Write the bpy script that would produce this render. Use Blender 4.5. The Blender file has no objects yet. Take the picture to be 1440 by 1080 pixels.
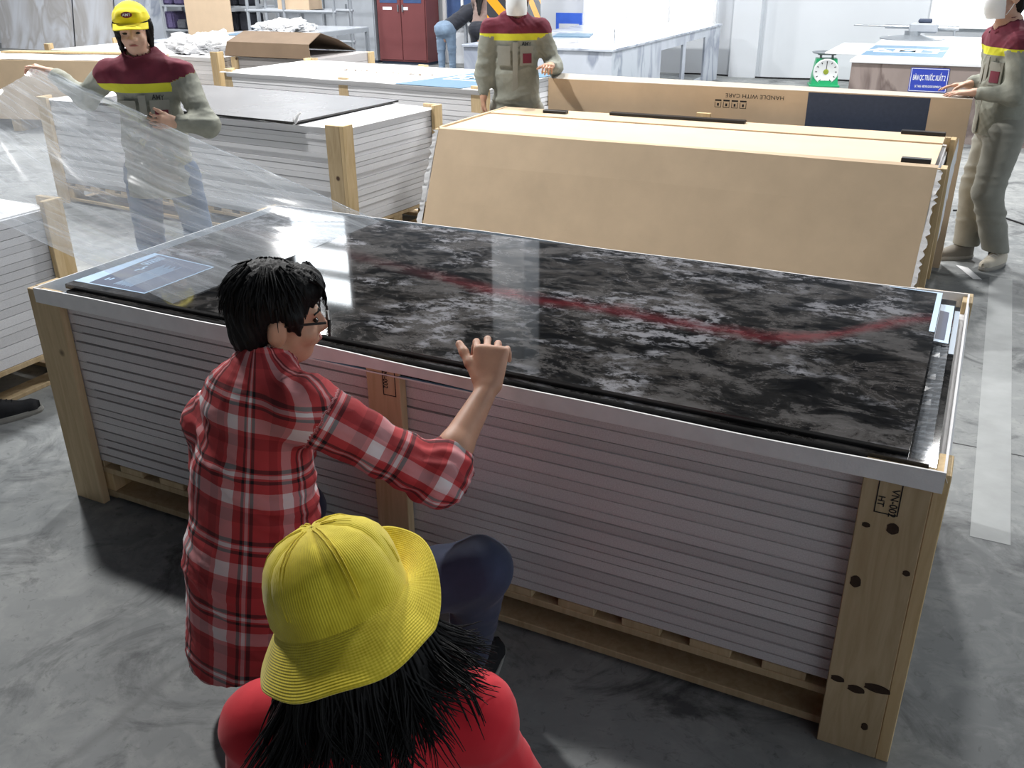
import bpy, bmesh, math, random
import numpy as np
from mathutils import Vector, Matrix, noise
random.seed(7)
S = bpy.context.scene
COL = S.collection
# ---------------------------------------------------------------- camera, world, lights, exposure
F_PX, YAW, PITCH, ROLL = 1283.0, -0.466, 0.436, -0.009
CAM = Vector((2.765, -1.877, 1.803))
def cam_axes():
    cy, sy, cp, sp = math.cos(YAW), math.sin(YAW), math.cos(PITCH), math.sin(PITCH)
    f = Vector((sy*cp, cy*cp, -sp)); r = Vector((cy, -sy, 0)); u = r.cross(f)
    return r*math.cos(ROLL)+u*math.sin(ROLL), u*math.cos(ROLL)-r*math.sin(ROLL), f
_r, _u, _f = cam_axes()
cd = bpy.data.cameras.new('camera'); cam = bpy.data.objects.new('camera', cd); COL.objects.link(cam)
cd.sensor_width = 36; cd.lens = F_PX*36/1440; cd.clip_start = .05; cd.clip_end = 200
m = Matrix((_r, _u, -_f)).transposed().to_4x4(); m.translation = CAM
cam.matrix_world = m
S.camera = cam
S.view_settings.view_transform = 'Standard'; S.view_settings.look = 'None'
S.view_settings.gamma = 1; S.view_settings.use_curve_mapping = False
S.view_settings.exposure = 0.1
W = bpy.data.worlds.new('world'); S.world = W; W.use_nodes = True
W.node_tree.nodes['Background'].inputs[0].default_value = (.86, .93, 1, 1)   # overcast daylight, let in by a side left open to brighten right-facing faces
W.node_tree.nodes['Background'].inputs[1].default_value = .74
LAMPS = [(-2.9, 2.0, 6.3, 420), (1.6, 6.7, 6.3, 360), (-2.2, 6.4, 6.3, 400), (3.2, 10.8, 6.3, 420),
         (-8.0, 6.0, 6.3, 400), (-8.0, 11.0, 6.3, 420), (-14.0, 9.0, 6.3, 420)]  # first two read from shadows, others assumed, last added to brighten the marble slabs
# ---------------------------------------------------------------- helpers
def tag(o, label=None, cat=None, group=None, kind=None):
    if label: o['label'] = label
    if cat: o['category'] = cat
    if group: o['group'] = group
    if kind: o['kind'] = kind
    return o
def obj(name, me, mt=None, parent=None, loc=(0, 0, 0), rot=(0, 0, 0)):
    if mt is not None and len(me.materials) == 0: me.materials.append(mt)
    o = bpy.data.objects.new(name, me); COL.objects.link(o)
    o.location = loc; o.rotation_euler = rot
    if parent is not None: o.parent = parent
    return o
def thing(name, label, cat, loc=(0, 0, 0), rz=0, group=None):
    o = bpy.data.objects.new(name, None); COL.objects.link(o); o.empty_display_size = .1
    o.location = loc; o.rotation_euler = (0, 0, rz)
    return tag(o, label, cat, group)
def struct(o): o['kind'] = 'structure'; return o
def mesh(name, v, f, smooth=False):
    me = bpy.data.meshes.new(name); me.from_pydata([tuple(map(float, p)) for p in v], [], [tuple(map(int, q)) for q in f]); me.update()
    if smooth: me.polygons.foreach_set('use_smooth', [True]*len(me.polygons))
    return me
class MB:
    def __init__(s): s.v = []; s.f = []; s.m = []
    def add(s, v, f, mi=0):
        n = len(s.v); s.v += [tuple(p) for p in v]; s.f += [tuple(i+n for i in q) for q in f]; s.m += [mi]*len(f); return s
    def box(s, x0, x1, y0, y1, z0, z1, mi=0, M=None):
        v = [Vector((x, y, z)) for z in (z0, z1) for y in (y0, y1) for x in (x0, x1)]
        if M is not None: v = [M @ p for p in v]
        return s.add(v, [(0, 2, 3, 1), (4, 5, 7, 6), (0, 1, 5, 4), (2, 6, 7, 3), (0, 4, 6, 2), (1, 3, 7, 5)], mi)
    def tube(s, pts, r, n=8, mi=0, cap=True):
        pts = [Vector(p) for p in pts]; rr = r if isinstance(r, (list, tuple)) else [r]*len(pts)
        v = []; f = []; prev = None
        for i, p in enumerate(pts):
            t = (pts[min(i+1, len(pts)-1)]-pts[max(i-1, 0)]).normalized()
            a = prev if prev is not None else (Vector((0, 0, 1)) if abs(t.z) < .9 else Vector((1, 0, 0)))
            b = t.cross(a).normalized(); a = b.cross(t).normalized(); prev = a
            for k in range(n):
                an = 2*math.pi*k/n; v.append(p+(a*math.cos(an)+b*math.sin(an))*rr[i])
        for i in range(len(pts)-1):
            for k in range(n): f.append((i*n+k, i*n+(k+1) % n, (i+1)*n+(k+1) % n, (i+1)*n+k))
        if cap: f.append(tuple(reversed(range(n)))); f.append(tuple((len(pts)-1)*n+k for k in range(n)))
        return s.add(v, f, mi)
    def lathe(s, prof, n=24, c=(0, 0, 0), mi=0):
        v = []; f = []
        for (r, z) in prof:
            for k in range(n): a = 2*math.pi*k/n; v.append((c[0]+r*math.cos(a), c[1]+r*math.sin(a), c[2]+z))
        for i in range(len(prof)-1):
            for k in range(n): f.append((i*n+k, i*n+(k+1) % n, (i+1)*n+(k+1) % n, (i+1)*n+k))
        return s.add(v, f, mi)
    def me(s, name, mats=(), smooth=False):
        me = mesh(name, s.v, s.f, smooth)
        for mt in mats: me.materials.append(mt)
        if len(mats) > 1: me.polygons.foreach_set('material_index', s.m)
        return me
    def build(s, name, mats, parent=None, loc=(0, 0, 0), rot=(0, 0, 0), smooth=False):
        if not isinstance(mats, (list, tuple)): mats = [mats]
        return obj(name, s.me(name, mats, smooth), None, parent, loc, rot)
_bc = {}
def box_me(sx, sy, sz, mt, bev=0.0):
    """box with its lower corner at the origin, shared between alike pieces"""
    k = (round(sx, 4), round(sy, 4), round(sz, 4), mt.name, bev)
    if k not in _bc:
        bm = bmesh.new(); bmesh.ops.create_cube(bm, size=1)
        for v in bm.verts: v.co = Vector(((v.co.x+.5)*sx, (v.co.y+.5)*sy, (v.co.z+.5)*sz))
        if bev: bmesh.ops.bevel(bm, geom=bm.edges[:], offset=bev, segments=1, affect='EDGES')
        me = bpy.data.meshes.new('box'); bm.to_mesh(me); bm.free(); me.materials.append(mt); _bc[k] = me
    return _bc[k]
def box(name, x0, x1, y0, y1, z0, z1, mt, parent=None, bev=0.0, rot=(0, 0, 0)):
    return obj(name, box_me(x1-x0, y1-y0, z1-z0, mt, bev), None, parent, (x0, y0, z0), rot)
_fonts = {}
def text_me(txt, size, mt, bold=0.0, sx=1.0):
    cu = bpy.data.curves.new('t', 'FONT'); cu.body = txt; cu.size = size; cu.align_x = 'CENTER'; cu.align_y = 'CENTER'; cu.offset = bold
    o = bpy.data.objects.new('t', cu); COL.objects.link(o)
    dg = bpy.context.evaluated_depsgraph_get()
    me = bpy.data.meshes.new_from_object(o.evaluated_get(dg)); bpy.data.objects.remove(o)
    for v in me.vertices: v.co.x *= sx
    me.materials.clear(); me.materials.append(mt); return me
# ---------------------------------------------------------------- materials
class NT:
    def __init__(s, name):
        s.mt = bpy.data.materials.new(name); s.mt.use_nodes = True; s.t = s.mt.node_tree; s.b = s.t.nodes['Principled BSDF']
    def n(s, ty, **kw):
        nd = s.t.nodes.new(ty)
        for k, v in kw.items(): setattr(nd, k, v)
        return nd
    def l(s, a, b): s.t.links.new(a, b)
    def coord(s, which='Object', scale=(1, 1, 1), rot=(0, 0, 0)):
        c = s.n('ShaderNodeTexCoord'); m = s.n('ShaderNodeMapping'); s.l(c.outputs[which], m.inputs[0])
        m.inputs['Scale'].default_value = scale; m.inputs['Rotation'].default_value = rot; return m.outputs[0]
    def noise(s, vec, sc, det=4, rough=.55, dist=0):
        t = s.n('ShaderNodeTexNoise'); t.inputs['Scale'].default_value = sc; t.inputs['Detail'].default_value = det
        t.inputs['Roughness'].default_value = rough; t.inputs['Distortion'].default_value = dist
        if vec is not None: s.l(vec, t.inputs['Vector'])
        return t.outputs['Fac']
    def ramp(s, fac, stops, interp='LINEAR'):
        r = s.n('ShaderNodeValToRGB'); cr = r.color_ramp; cr.interpolation = interp
        while len(cr.elements) < len(stops): cr.elements.new(.5)
        for e, (p, c) in zip(cr.elements, stops): e.position = p; e.color = (*c, 1) if len(c) == 3 else c
        s.l(fac, r.inputs[0]); return r.outputs[0]
    def mix(s, fac, a, b, mode='MIX'):
        m = s.n('ShaderNodeMix', data_type='RGBA', blend_type=mode)
        for inp, val in ((m.inputs[0], fac), (m.inputs[6], a), (m.inputs[7], b)):
            if hasattr(val, 'is_output'): s.l(val, inp)
            elif isinstance(val, (int, float)): inp.default_value = val
            else: inp.default_value = (*val, 1)
        return m.outputs[2]
    def math(s, op, a, b=0.0, c=None):
        m = s.n('ShaderNodeMath', operation=op)
        for inp, val in zip(m.inputs, (a, b, c)):
            if val is None: continue
            if hasattr(val, 'is_output'): s.l(val, inp)
            else: inp.default_value = val
        return m.outputs[0]
    def bump(s, h, st=.3, d=.01):
        b = s.n('ShaderNodeBump'); b.inputs['Strength'].default_value = st; b.inputs['Distance'].default_value = d
        s.l(h, b.inputs['Height']); s.l(b.outputs[0], s.b.inputs['Normal'])
    def set(s, col=None, rough=None, **kw):
        if col is not None:
            if hasattr(col, 'is_output'): s.l(col, s.b.inputs['Base Color'])
            else: s.b.inputs['Base Color'].default_value = (*col, 1)
        if rough is not None: s.b.inputs['Roughness'].default_value = rough
        for k, v in kw.items(): s.b.inputs[k].default_value = v
        return s.mt
def sr(r, g, b):
    f = lambda c: (c/255/12.92) if c/255 <= .04045 else ((c/255+.055)/1.055)**2.4
    return (f(r), f(g), f(b))
def pmat(name, col, rough=.6, var=.12, sc=9, bump=0, bsc=60, metal=0, spec=.4):
    t = NT(name); v = t.coord(); nz = t.noise(v, sc)
    a = tuple(c*(1-var) for c in col); b = tuple(min(1, c*(1+var)) for c in col)
    c = t.ramp(nz, [(.3, a), (.7, b)])
    if bump: t.bump(t.noise(v, bsc, 5), bump, .005)
    return t.set(c, rough, Metallic=metal, **{'Specular IOR Level': spec})
def wood_mat(name, c1, c2, knots=True):
    t = NT(name); oi = t.n('ShaderNodeObjectInfo'); tc = t.n('ShaderNodeTexCoord')
    add = t.n('ShaderNodeVectorMath', operation='ADD'); comb = t.n('ShaderNodeCombineXYZ')
    k = t.math('MULTIPLY', oi.outputs['Random'], 37.0); t.l(k, comb.inputs[0]); t.l(k, comb.inputs[1]); t.l(k, comb.inputs[2])
    t.l(tc.outputs['Object'], add.inputs[0]); t.l(comb.outputs[0], add.inputs[1]); vec = add.outputs[0]
    mp = t.n('ShaderNodeMapping'); t.l(vec, mp.inputs[0])
    mp.inputs['Scale'].default_value = (9, 9, .9)
    n1 = t.noise(mp.outputs[0], 4, 5, .6, .8); n2 = t.noise(vec, 3, 3)
    c = t.ramp(n1, [(.25, c1), (.75, c2)])
    c = t.mix(t.math('MULTIPLY', n2, .35), c, tuple(x*.6 for x in c1))
    br = t.math('MULTIPLY_ADD', oi.outputs['Random'], .35, .82)
    bc = t.n('ShaderNodeCombineColor'); [t.l(br, bc.inputs[i]) for i in range(3)]
    c = t.mix(1.0, c, bc.outputs[0], 'MULTIPLY')
    if knots:
        vo = t.n('ShaderNodeTexVoronoi'); vo.inputs['Scale'].default_value = 4.2; t.l(vec, vo.inputs['Vector'])
        c = t.mix(t.ramp(vo.outputs['Distance'], [(.045, (1, 1, 1)), (.085, (0, 0, 0))]), c, (.07, .035, .018))
    t.bump(n1, .25, .003)
    return t.set(c, .7)
M = {}
M['wood'] = wood_mat('pine_wood', sr(176, 152, 114), sr(212, 190, 154))
M['woodk'] = wood_mat('pale_pine', sr(196, 166, 118), sr(226, 202, 160), False)
def carton_white(nm, ca, cb, cc):
    t = NT(nm); v = t.coord(); oi = t.n('ShaderNodeObjectInfo')
    n = t.noise(v, 260, 3, .7); n2 = t.noise(v, 3, 3)
    c = t.ramp(n, [(.3, ca), (.7, cb)])
    c = t.mix(t.math('MULTIPLY', n2, .3), c, cc)
    br = t.math('MULTIPLY_ADD', oi.outputs['Random'], .22, .86)
    bc = t.n('ShaderNodeCombineColor'); [t.l(br, bc.inputs[i]) for i in range(3)]
    t.bump(n, .2, .002)
    return t.set(t.mix(1.0, c, bc.outputs[0], 'MULTIPLY'), .75)
M['carton'] = carton_white('grey_white_carton', sr(168, 163, 162), sr(205, 202, 202), sr(140, 133, 132)); M['cartona'] = carton_white('white_fibre_carton', sr(204, 199, 199), sr(232, 229, 230), sr(176, 170, 170)); M['cartonw'] = carton_white('bright_white_carton', sr(214, 214, 217), sr(236, 237, 240), sr(190, 190, 194))
M['paper'] = pmat('white_paper', sr(232, 232, 233), .6, .04, 6)
M['tray'] = pmat('white_tray_card', sr(240, 239, 239), .6, .06, 14, .15, 180)
M['card'] = pmat('tan_cardboard', sr(208, 184, 154), .75, .06, 5, .1, 220)
M['cardin'] = pmat('pale_cardboard', sr(216, 192, 164), .75, .04, 5, .1, 220)
M['cardbrown'] = pmat('brown_cardboard', sr(112, 94, 76), .75, .08, 5, .1, 220)
M['navy'] = pmat('navy_print', sr(62, 72, 92), .65, .1, 40)
M['tealprint'] = pmat('blue_print', sr(92, 122, 146), .55, .06, 20)
M['ink'] = pmat('black_ink', (.012, .012, .014), .6)
M['greyink'] = pmat('grey_ink', sr(120, 105, 88), .7)
M['black'] = pmat('black_plastic', (.012, .012, .014), .35)
M['blackedge'] = pmat('black_panel_edge', (.014, .014, .015), .18)
M['steel'] = pmat('grey_steel', sr(150, 156, 162), .35, .1, 12, metal=.6)
M['steelpaint'] = pmat('grey_painted_steel', sr(158, 164, 172), .5, .06, 4)
M['red'] = pmat('dull_red_steel', sr(116, 66, 68), .5, .06, 3)
M['white'] = pmat('white_paint', sr(232, 234, 236), .6, .03, 3)
M['wall'] = pmat('wall_paint', sr(205, 210, 216), .8, .04, .6, .05, 30)
M['ceil'] = pmat('ceiling_sheet', sr(88, 93, 99), .8, .05, 1)
M['green'] = pmat('green_enamel', sr(40, 160, 105), .35, .05, 5)
M['sign'] = pmat('blue_sign_enamel', sr(52, 72, 176), .4, .04, 5)
M['signw'] = pmat('white_sign_print', sr(235, 238, 245), .5, .02)
M['yellow'] = pmat('yellow_paint', sr(240, 170, 30), .5, .05)
M['bluep'] = pmat('blue_plastic', sr(60, 100, 200), .35, .06)
M['labelblue'] = pmat('light_blue_label', sr(165, 200, 232), .35, .04)
M['labelnavy'] = pmat('dark_blue_label', sr(34, 56, 92), .55, .06)
M['glassdark'] = pmat('dark_window_glass', sr(70, 90, 130), .1, .1)
M['dark'] = pmat('dark_recess', sr(60, 70, 90), .7, .1)
def marble(name, base, vein, sc=1.0, rot=.5):
    t = NT(name); v = t.coord(scale=(sc, sc, sc*.5), rot=(0, rot, .3)); n = t.noise(v, 1.5, 4, .5, .9)
    c = t.ramp(n, [(.38, base), (.5, vein), (.56, base), (.75, tuple(x*.85 for x in base))])
    return t.set(c, .25)
M['marble'] = marble('white_marble_sheet', sr(190, 197, 208), sr(142, 150, 166))
M['marble2'] = marble('grey_marble_sheet', sr(206, 210, 218), sr(176, 174, 174), .8, .1)
M['stonebrown'] = marble('brown_stone_sheet', sr(150, 138, 134), sr(110, 98, 96), 1.6, .9)
def emit(name, col, st):
    t = NT(name); t.set((0, 0, 0), 1); t.b.inputs['Emission Color'].default_value = (*col, 1); t.b.inputs['Emission Strength'].default_value = st
    return t.mt
M['daylight'] = emit('daylit_glass', (.9, .96, 1), 5.0)
M['lampglow'] = emit('lamp_lens', (1, .98, .94), 25.0)
def floor_mat():
    t = NT('concrete'); v = t.coord()
    n = t.noise(v, .7, 6, .6, .4); n2 = t.noise(v, 9, 6, .65, .5); n3 = t.noise(v, 2.3, 8, .7, 1.2)
    c = t.ramp(n, [(.3, sr(96, 100, 102)), (.7, sr(146, 149, 149))])
    c = t.mix(t.ramp(n2, [(.45, (0, 0, 0)), (.7, (.55, .55, .55))]), c, sr(166, 168, 166))
    c = t.mix(t.ramp(n3, [(.53, (0, 0, 0)), (.66, (.8, .8, .8))]), c, sr(58, 61, 65))
    n4 = t.noise(v, 26, 5, .7, .8); c = t.mix(t.ramp(n4, [(.58, (0, 0, 0)), (.72, (.5, .5, .5))]), c, sr(44, 46, 50))
    vo = t.n('ShaderNodeTexVoronoi', feature='DISTANCE_TO_EDGE'); vo.inputs['Scale'].default_value = .22
    w = t.n('ShaderNodeMix', data_type='VECTOR'); w.inputs[0].default_value = .12
    tn = t.n('ShaderNodeTexNoise'); tn.inputs['Scale'].default_value = 3; t.l(v, tn.inputs['Vector']); t.l(v, w.inputs[4]); t.l(tn.outputs['Color'], w.inputs[5])
    t.l(w.outputs[1], vo.inputs['Vector'])
    c = t.mix(t.ramp(vo.outputs['Distance'], [(.0, (.35, .35, .35)), (.0012, (0, 0, 0))]), c, (.06, .06, .063))
    t.bump(n2, .12, .004)
    r = t.ramp(n, [(.3, (.55, .55, .55)), (.7, (.75, .75, .75))]); t.l(r, t.b.inputs['Roughness'])
    return t.set(c)
M['floor'] = floor_mat()
def stone_panel():
    t = NT('dark_stone_gloss'); tc = t.n('ShaderNodeTexCoord'); o = tc.outputs['Object']
    mp = t.n('ShaderNodeMapping'); t.l(o, mp.inputs[0]); mp.inputs['Scale'].default_value = (1.15, 1.75, 1); mp.inputs['Rotation'].default_value = (0, 0, -.3)
    v = mp.outputs[0]
    n1 = t.noise(v, 2.6, 10, .66, .7); n2 = t.noise(v, 5.0, 12, .74, .35); n3 = t.noise(v, 13, 10, .78, .25); nb = t.noise(v, 2.0, 4, .55, .6)
    c = t.ramp(n1, [(.3, (.006, .006, .0065)), (.48, (.016, .0155, .015)), (.58, (.05, .046, .043)), (.68, (.018, .0175, .018))])
    c = t.mix(t.ramp(n2, [(.50, (0, 0, 0)), (.545, (.6, .6, .6)), (.62, (.95, .95, .95))]), c, (.10, .095, .093))
    c = t.mix(t.ramp(n2, [(.41, (.95, .95, .95)), (.47, (0, 0, 0))]), c, (.005, .005, .0055))
    lt = t.math('MULTIPLY', t.ramp(n3, [(.48, (0, 0, 0)), (.56, (1, 1, 1))]), t.ramp(nb, [(.50, (0, 0, 0)), (.58, (.9, .9, .9))]))
    c = t.mix(lt, c, (.27, .27, .29))
    sp = t.n('ShaderNodeSeparateXYZ'); t.l(o, sp.inputs[0])
    fc = t.n('ShaderNodeFloatCurve'); cv = fc.mapping.curves[0]
    pts = [(0, .80), (.24, .72), (.41, .64), (.54, .57), (.66, .575), (.77, .555), (.835, .565), (.895, .70), (.97, .92), (1, .96)]
    cv.points[0].location = pts[0]; cv.points[1].location = pts[-1]
    for p in pts[1:-1]: cv.points.new(*p)
    fc.mapping.update()
    t.l(t.math('DIVIDE', sp.outputs[0], 2.847), fc.inputs['Value'])
    d = t.math('SUBTRACT', t.math('SUBTRACT', sp.outputs[1], fc.outputs[0]), t.math('MULTIPLY', t.math('SUBTRACT', n2, .5), .16))
    d = t.math('ABSOLUTE', d)
    vm = t.ramp(t.math('MULTIPLY', d, 10), [(.05, (.85, .85, .85)), (.3, (.4, .4, .4)), (.62, (0, 0, 0))])
    vm = t.math('MULTIPLY', vm, t.ramp(n3, [(.3, (.45, .45, .45)), (.55, (1, 1, 1))]))
    vm = t.math('MULTIPLY', vm, t.ramp(t.math('DIVIDE', sp.outputs[0], 2.847), [(.4, (.25, .25, .25)), (.52, (1, 1, 1))]))
    c = t.mix(vm, c, t.ramp(n2, [(.45, (.095, .013, .017)), (.62, (.21, .06, .064))]))
    wl = t.ramp(t.math('ABSOLUTE', t.math('SUBTRACT', n1, .535)), [(.0, (.5, .5, .5)), (.006, (0, 0, 0))])
    c = t.mix(t.math('MULTIPLY', wl, nb), c, (.3, .28, .28))
    return t.set(c, .045, **{'Specular IOR Level': .5})
M['stone'] = stone_panel()
def film_mat(name, white=.10, streak=True):
    t = NT(name); t.t.nodes.remove(t.b); out = [n for n in t.t.nodes if n.type == 'OUTPUT_MATERIAL'][0]
    tr = t.n('ShaderNodeBsdfTransparent'); tr.inputs[0].default_value = (.95, .965, .98, 1)
    df = t.n('ShaderNodeBsdfDiffuse'); df.inputs[0].default_value = (.75, .8, .86, 1)
    tl = t.n('ShaderNodeBsdfTranslucent'); tl.inputs[0].default_value = (.75, .8, .86, 1)
    gl = t.n('ShaderNodeBsdfGlossy'); gl.inputs['Roughness'].default_value = .11
    ad = t.n('ShaderNodeMixShader'); t.l(df.outputs[0], ad.inputs[1]); t.l(tl.outputs[0], ad.inputs[2])
    m1 = t.n('ShaderNodeMixShader'); m2 = t.n('ShaderNodeMixShader')
    v = t.coord('UV', (1.2, 9, 1)); nz = t.noise(v, 3.0, 5, .6, .3)
    if streak: t.l(t.ramp(nz, [(.35, (white*.6,)*3), (.6, (white*1.3,)*3), (.75, (white*2.4,)*3)]), m1.inputs[0])
    else: m1.inputs[0].default_value = white
    t.l(tr.outputs[0], m1.inputs[1]); t.l(ad.outputs[0], m1.inputs[2])
    fr = t.n('ShaderNodeLayerWeight'); fr.inputs[0].default_value = .25
    t.l(t.math('MULTIPLY_ADD', fr.outputs['Fresnel'], .13, .008), m2.inputs[0])
    t.l(m1.outputs[0], m2.inputs[1]); t.l(gl.outputs[0], m2.inputs[2]); t.l(m2.outputs[0], out.inputs[0])
    return t.mt
M['film'] = film_mat('clear_plastic_film', .27)
M['lens'] = film_mat('spectacle_lens', .03, False)
M['wrap'] = film_mat('crumpled_clear_wrap', .25)
# ---------------------------------------------------------------- the hall
struct(obj('floor', mesh('floor', [(-22, -8, 0), (12, -8, 0), (12, 16, 0), (-22, 16, 0)], [(0, 1, 2, 3)]), M['floor']))
WY = 14.15
struct(box('wall_back', -22, 8, WY, WY+.2, 0, 3.9, M['wall'])); M['wallupper'] = pmat('darkened_upper_wall', sr(70, 75, 82), .8, .05, 1)  # unseen upper wall made dark to keep reflections on the panels low
struct(box('trim_4', -22, 8, WY, WY+.2, 3.9, 8.2, M['wallupper']))            # unseen upper wall in the darkened colour
struct(box('wall_left', -22.2, -22, -8, 16, 0, 8.2, M['wall']))
struct(box('wall_front', -22, 8, -8.2, -8, 0, 8.2, M['ceil']))
struct(box('ceiling', -22, 9, -8.2, 16, 8.2, 8.3, M['ceil']))
struct(box('trim_1', -1.12, -.68, WY-.22, WY, 0, 3.9, M['wall']))         # pilaster on the back wall
def window(name, x0, x1, z0, z1, nx, nz, glow, fr=.05, y=WY, bar=.06, barm=None):
    w = struct(box(name, x0, x1, y-.025, y-.015, z0, z1, glow))
    k = MB(); k.box(x0-fr, x1+fr, y-.07, y, z0-fr, z0).box(x0-fr, x1+fr, y-.07, y, z1, z1+fr).box(x0-fr, x0, y-.07, y, z0, z1).box(x1, x1+fr, y-.07, y, z0, z1)
    f = k.build('window_frame', M['white'], None); f.parent = w; f.matrix_parent_inverse = Matrix.Translation((-x0, -(y-.025), -z0))
    for i in range(1, nx):
        b = box('mullion', 0, .045, 0, .05, 0, z1-z0, M['white'], w); b.location = ((x1-x0)*i/nx-.022, -.03, 0)
    for i in range(1, nz):
        b = box('glazing_bar', 0, x1-x0, 0, .05, 0, bar, barm or M['white'], w); b.location = (0, -.031, (z1-z0)*i/nz-bar/2)
    return w
window('window_1', -3.75, -1.5, .75, 2.9, 3, 2, M['daylight'])
window('window_2', 1.85, 3.9, .86, 2.6, 3, 2, M['daylight'])
window('window_3', -10.85, -9.35, 5.0, 7.05, 1, 3, emit('bright_daylit_glass', (.9, .96, 1), 8.0), .05, WY, .2, M['ceil'])          # high window mirrored in the glossy panel
window('window_4', -6.58, -5.9, .75, 1.9, 2, 1, M['glassdark'], .07)
# ceiling lamps: housing, lens, rod and the light itself
for i, (x, y, z, w) in enumerate(LAMPS):
    t = thing('high_bay_lamp', 'unseen round high bay lamp hanging from the hall ceiling', 'lamp', (x, y, z), 0, 'high bay ceiling lamps')
    MB().lathe([(.05, .28), (.09, .26), (.1, .16), (.27, .02), (.27, 0), (.25, .0), (.25, .03), (.08, .17), (0, .17)], 24).build('shade', M['steelpaint'], t, smooth=True)
    MB().lathe([(0, .028), (.24, .028), (.24, .02), (0, .02)], 24).build('lens', M['lampglow'], t)
    MB().tube([(0, 0, .27), (0, 0, 8.2-z)], .008).build('rod', M['steel'], t)
    ld = bpy.data.lights.new('lamp_light', 'AREA'); ld.shape = 'DISK'; ld.size = .46; ld.energy = w; ld.color = (1, .99, .975)
    lo = bpy.data.objects.new('lamp_light', ld); COL.objects.link(lo); lo.parent = t; lo.location = (0, 0, -.01)
struct(box('trim_2', -22, 12, 1.842, 1.849, 0, .0008, M['ink']))              # expansion joint in the floor
line_m = pmat('worn_line_paint', sr(158, 161, 161), .6, .12, 6)
tag(box('floor_line', 2.99, 3.115, 1.15, 4.25, 0, .001, line_m), 'worn white painted line on the floor right of the crates', 'floor marking')
ORD = ['topmost', '2nd from the top', '3rd from the top'] + ['%dth from the top' % i for i in range(4, 21)]
ORD[20-1] = '20th from the top'
def board_me(L, Wd, t, gap, mt, nick):
    k = MB(); k.box(0, L, 0, Wd, gap, t)
    if nick: a = .10+.08*nick; k.box(.002, a, .003, Wd-.01, 0, gap); k.box(a, 1.1+nick, .06, Wd-.01, 0, gap); k.box(1.1+nick, L-.004, .006, Wd-.01, 0, gap)
    else: k.box(.012, L-.012, .01, Wd-.01, 0, gap)
    return k.me('board', [mt])
def stack(where, group, root, x0, x1, y0, y1, z0, z1, n, seed, mt, jit=.004, gaps=(.002, .004), word='white boxed board', nick=0.0, cat='board'):
    rd = random.Random(seed); ts = [1+rd.uniform(-.22, .22) for _ in range(n)]; k = (z1-z0)/sum(ts); z = z0
    Mx = Matrix.Translation(root.location) @ Matrix.Rotation(root.rotation_euler.z, 4, 'Z')
    for i, t in enumerate(ts):
        t *= k; g = rd.uniform(*gaps)
        p = Mx @ Vector((x0+rd.uniform(-jit, jit), y0+rd.uniform(-jit, jit), z))
        o = obj('boxed_board', board_me(x1-x0, y1-y0, t, g, mt, nick*rd.random()), None, None, p, (0, 0, root.rotation_euler.z))
        tag(o, '%s, %s, %s' % (word, ORD[n-1-i], where), cat, group); z += t
def crate(label, loc, rz, L, Wd, H, group, wd=.13, mid=True, posts=True, deck=.172):
    r = thing('pallet_crate', label, 'crate', (*loc, 0), rz, group); w = M['wood']
    a, b = .032, L-.032
    for x in (a+.02, L/2-.05, b-.12): box('foot_board', x, x+.1, .05, Wd-.05, 0, .02, w, r, .002)
    for y in (.034, Wd/2-.05, Wd-.134):
        box('runner', a, b, y, y+.1, .02, .043, w, r, .002)
        for x in (a, L/2-.1, b-.14): box('block', x, x+(.2 if x > a and x < b-.2 else .14), y+.002, y+.098, .043, .118, M['woodk'], r, .003)
        box('stringer', a, b, y, y+.1, .118, .14, w, r, .002)
    n = int((b-a+.07)/.18); stp = (b-a-.11)/(n-1)
    for i in range(n): box('deck_board', a+i*stp, a+i*stp+.11, .036, Wd-.036, .14, .164, w, r, .002)
    if posts:
        for (fx, fy) in ((0, 0), (1, 0), (0, 1), (1, 1)):
            y0 = 0 if fy == 0 else Wd-.03
            x0 = 0 if fx == 0 else L-.03-wd
            box('post_board', x0 if fx else 0, (x0+wd) if fx else wd, y0, y0+.03, 0, H, w, r, .002)
            x1 = 0 if fx == 0 else L-.03
            if fx: box('post_side_board', L-.03, L, 0 if fy == 0 else Wd-.1, .1 if fy == 0 else Wd, 0, H+.001, M['woodk'], r, .002)
            else: box('post_side_board', 0, .03, .031 if fy == 0 else Wd-.12, .12 if fy == 0 else Wd-.031, 0, H+.001, M['woodk'], r, .002)
        if mid:
            for y0 in (0, Wd-.03): box('middle_post', L/2-.055, L/2+.055, y0-(.0 if y0 == 0 else 0), y0+.03, .02, H-.005, w, r, .002)
    return r
# ---------------------------------------------------------------- front crate with the dark stone panels
LA, WA, HA = 2.847, 1.267, .815
A = crate('large pine pallet crate in the foreground carrying dark stone panels', (0, 0), 0, LA, WA, HA, 'pallet crates', .14)
stack('in the pile of the front crate', 'boards in the front crate', A, .036, LA-.036, .034, WA-.034, .164, .772, 18, 3, M['cartona'], .0015, (.002, .0085), nick=.5)
def stamp(parent, cx, cy, z, w, h, lines, name='stamp', flip=False):
    k = MB(); t = .0025; y = cy
    for (a, b, c, d) in ((-w/2, w/2, h/2-t, h/2), (-w/2, w/2, -h/2, -h/2+t), (-w/2, -w/2+t, -h/2, h/2), (w/2-t, w/2, -h/2, h/2)):
        k.box(cx+a, cx+b, y-.0006, y, z+c, z+d)
    o = k.build(name, M['ink'], parent)
    for (txt, dx, dz, s) in lines:
        obj('stamp_print', text_me(txt, s, M['ink'], .0003), None, o, (cx+dx, y-.0007, z+dz), (math.pi/2, math.radians(90), 0))
stamp(A, 2.735, -.0002, .735, .05, .085, [('VN-002', .012, -.012, .022), ('HT', -.014, -.012, .02)])
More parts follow.
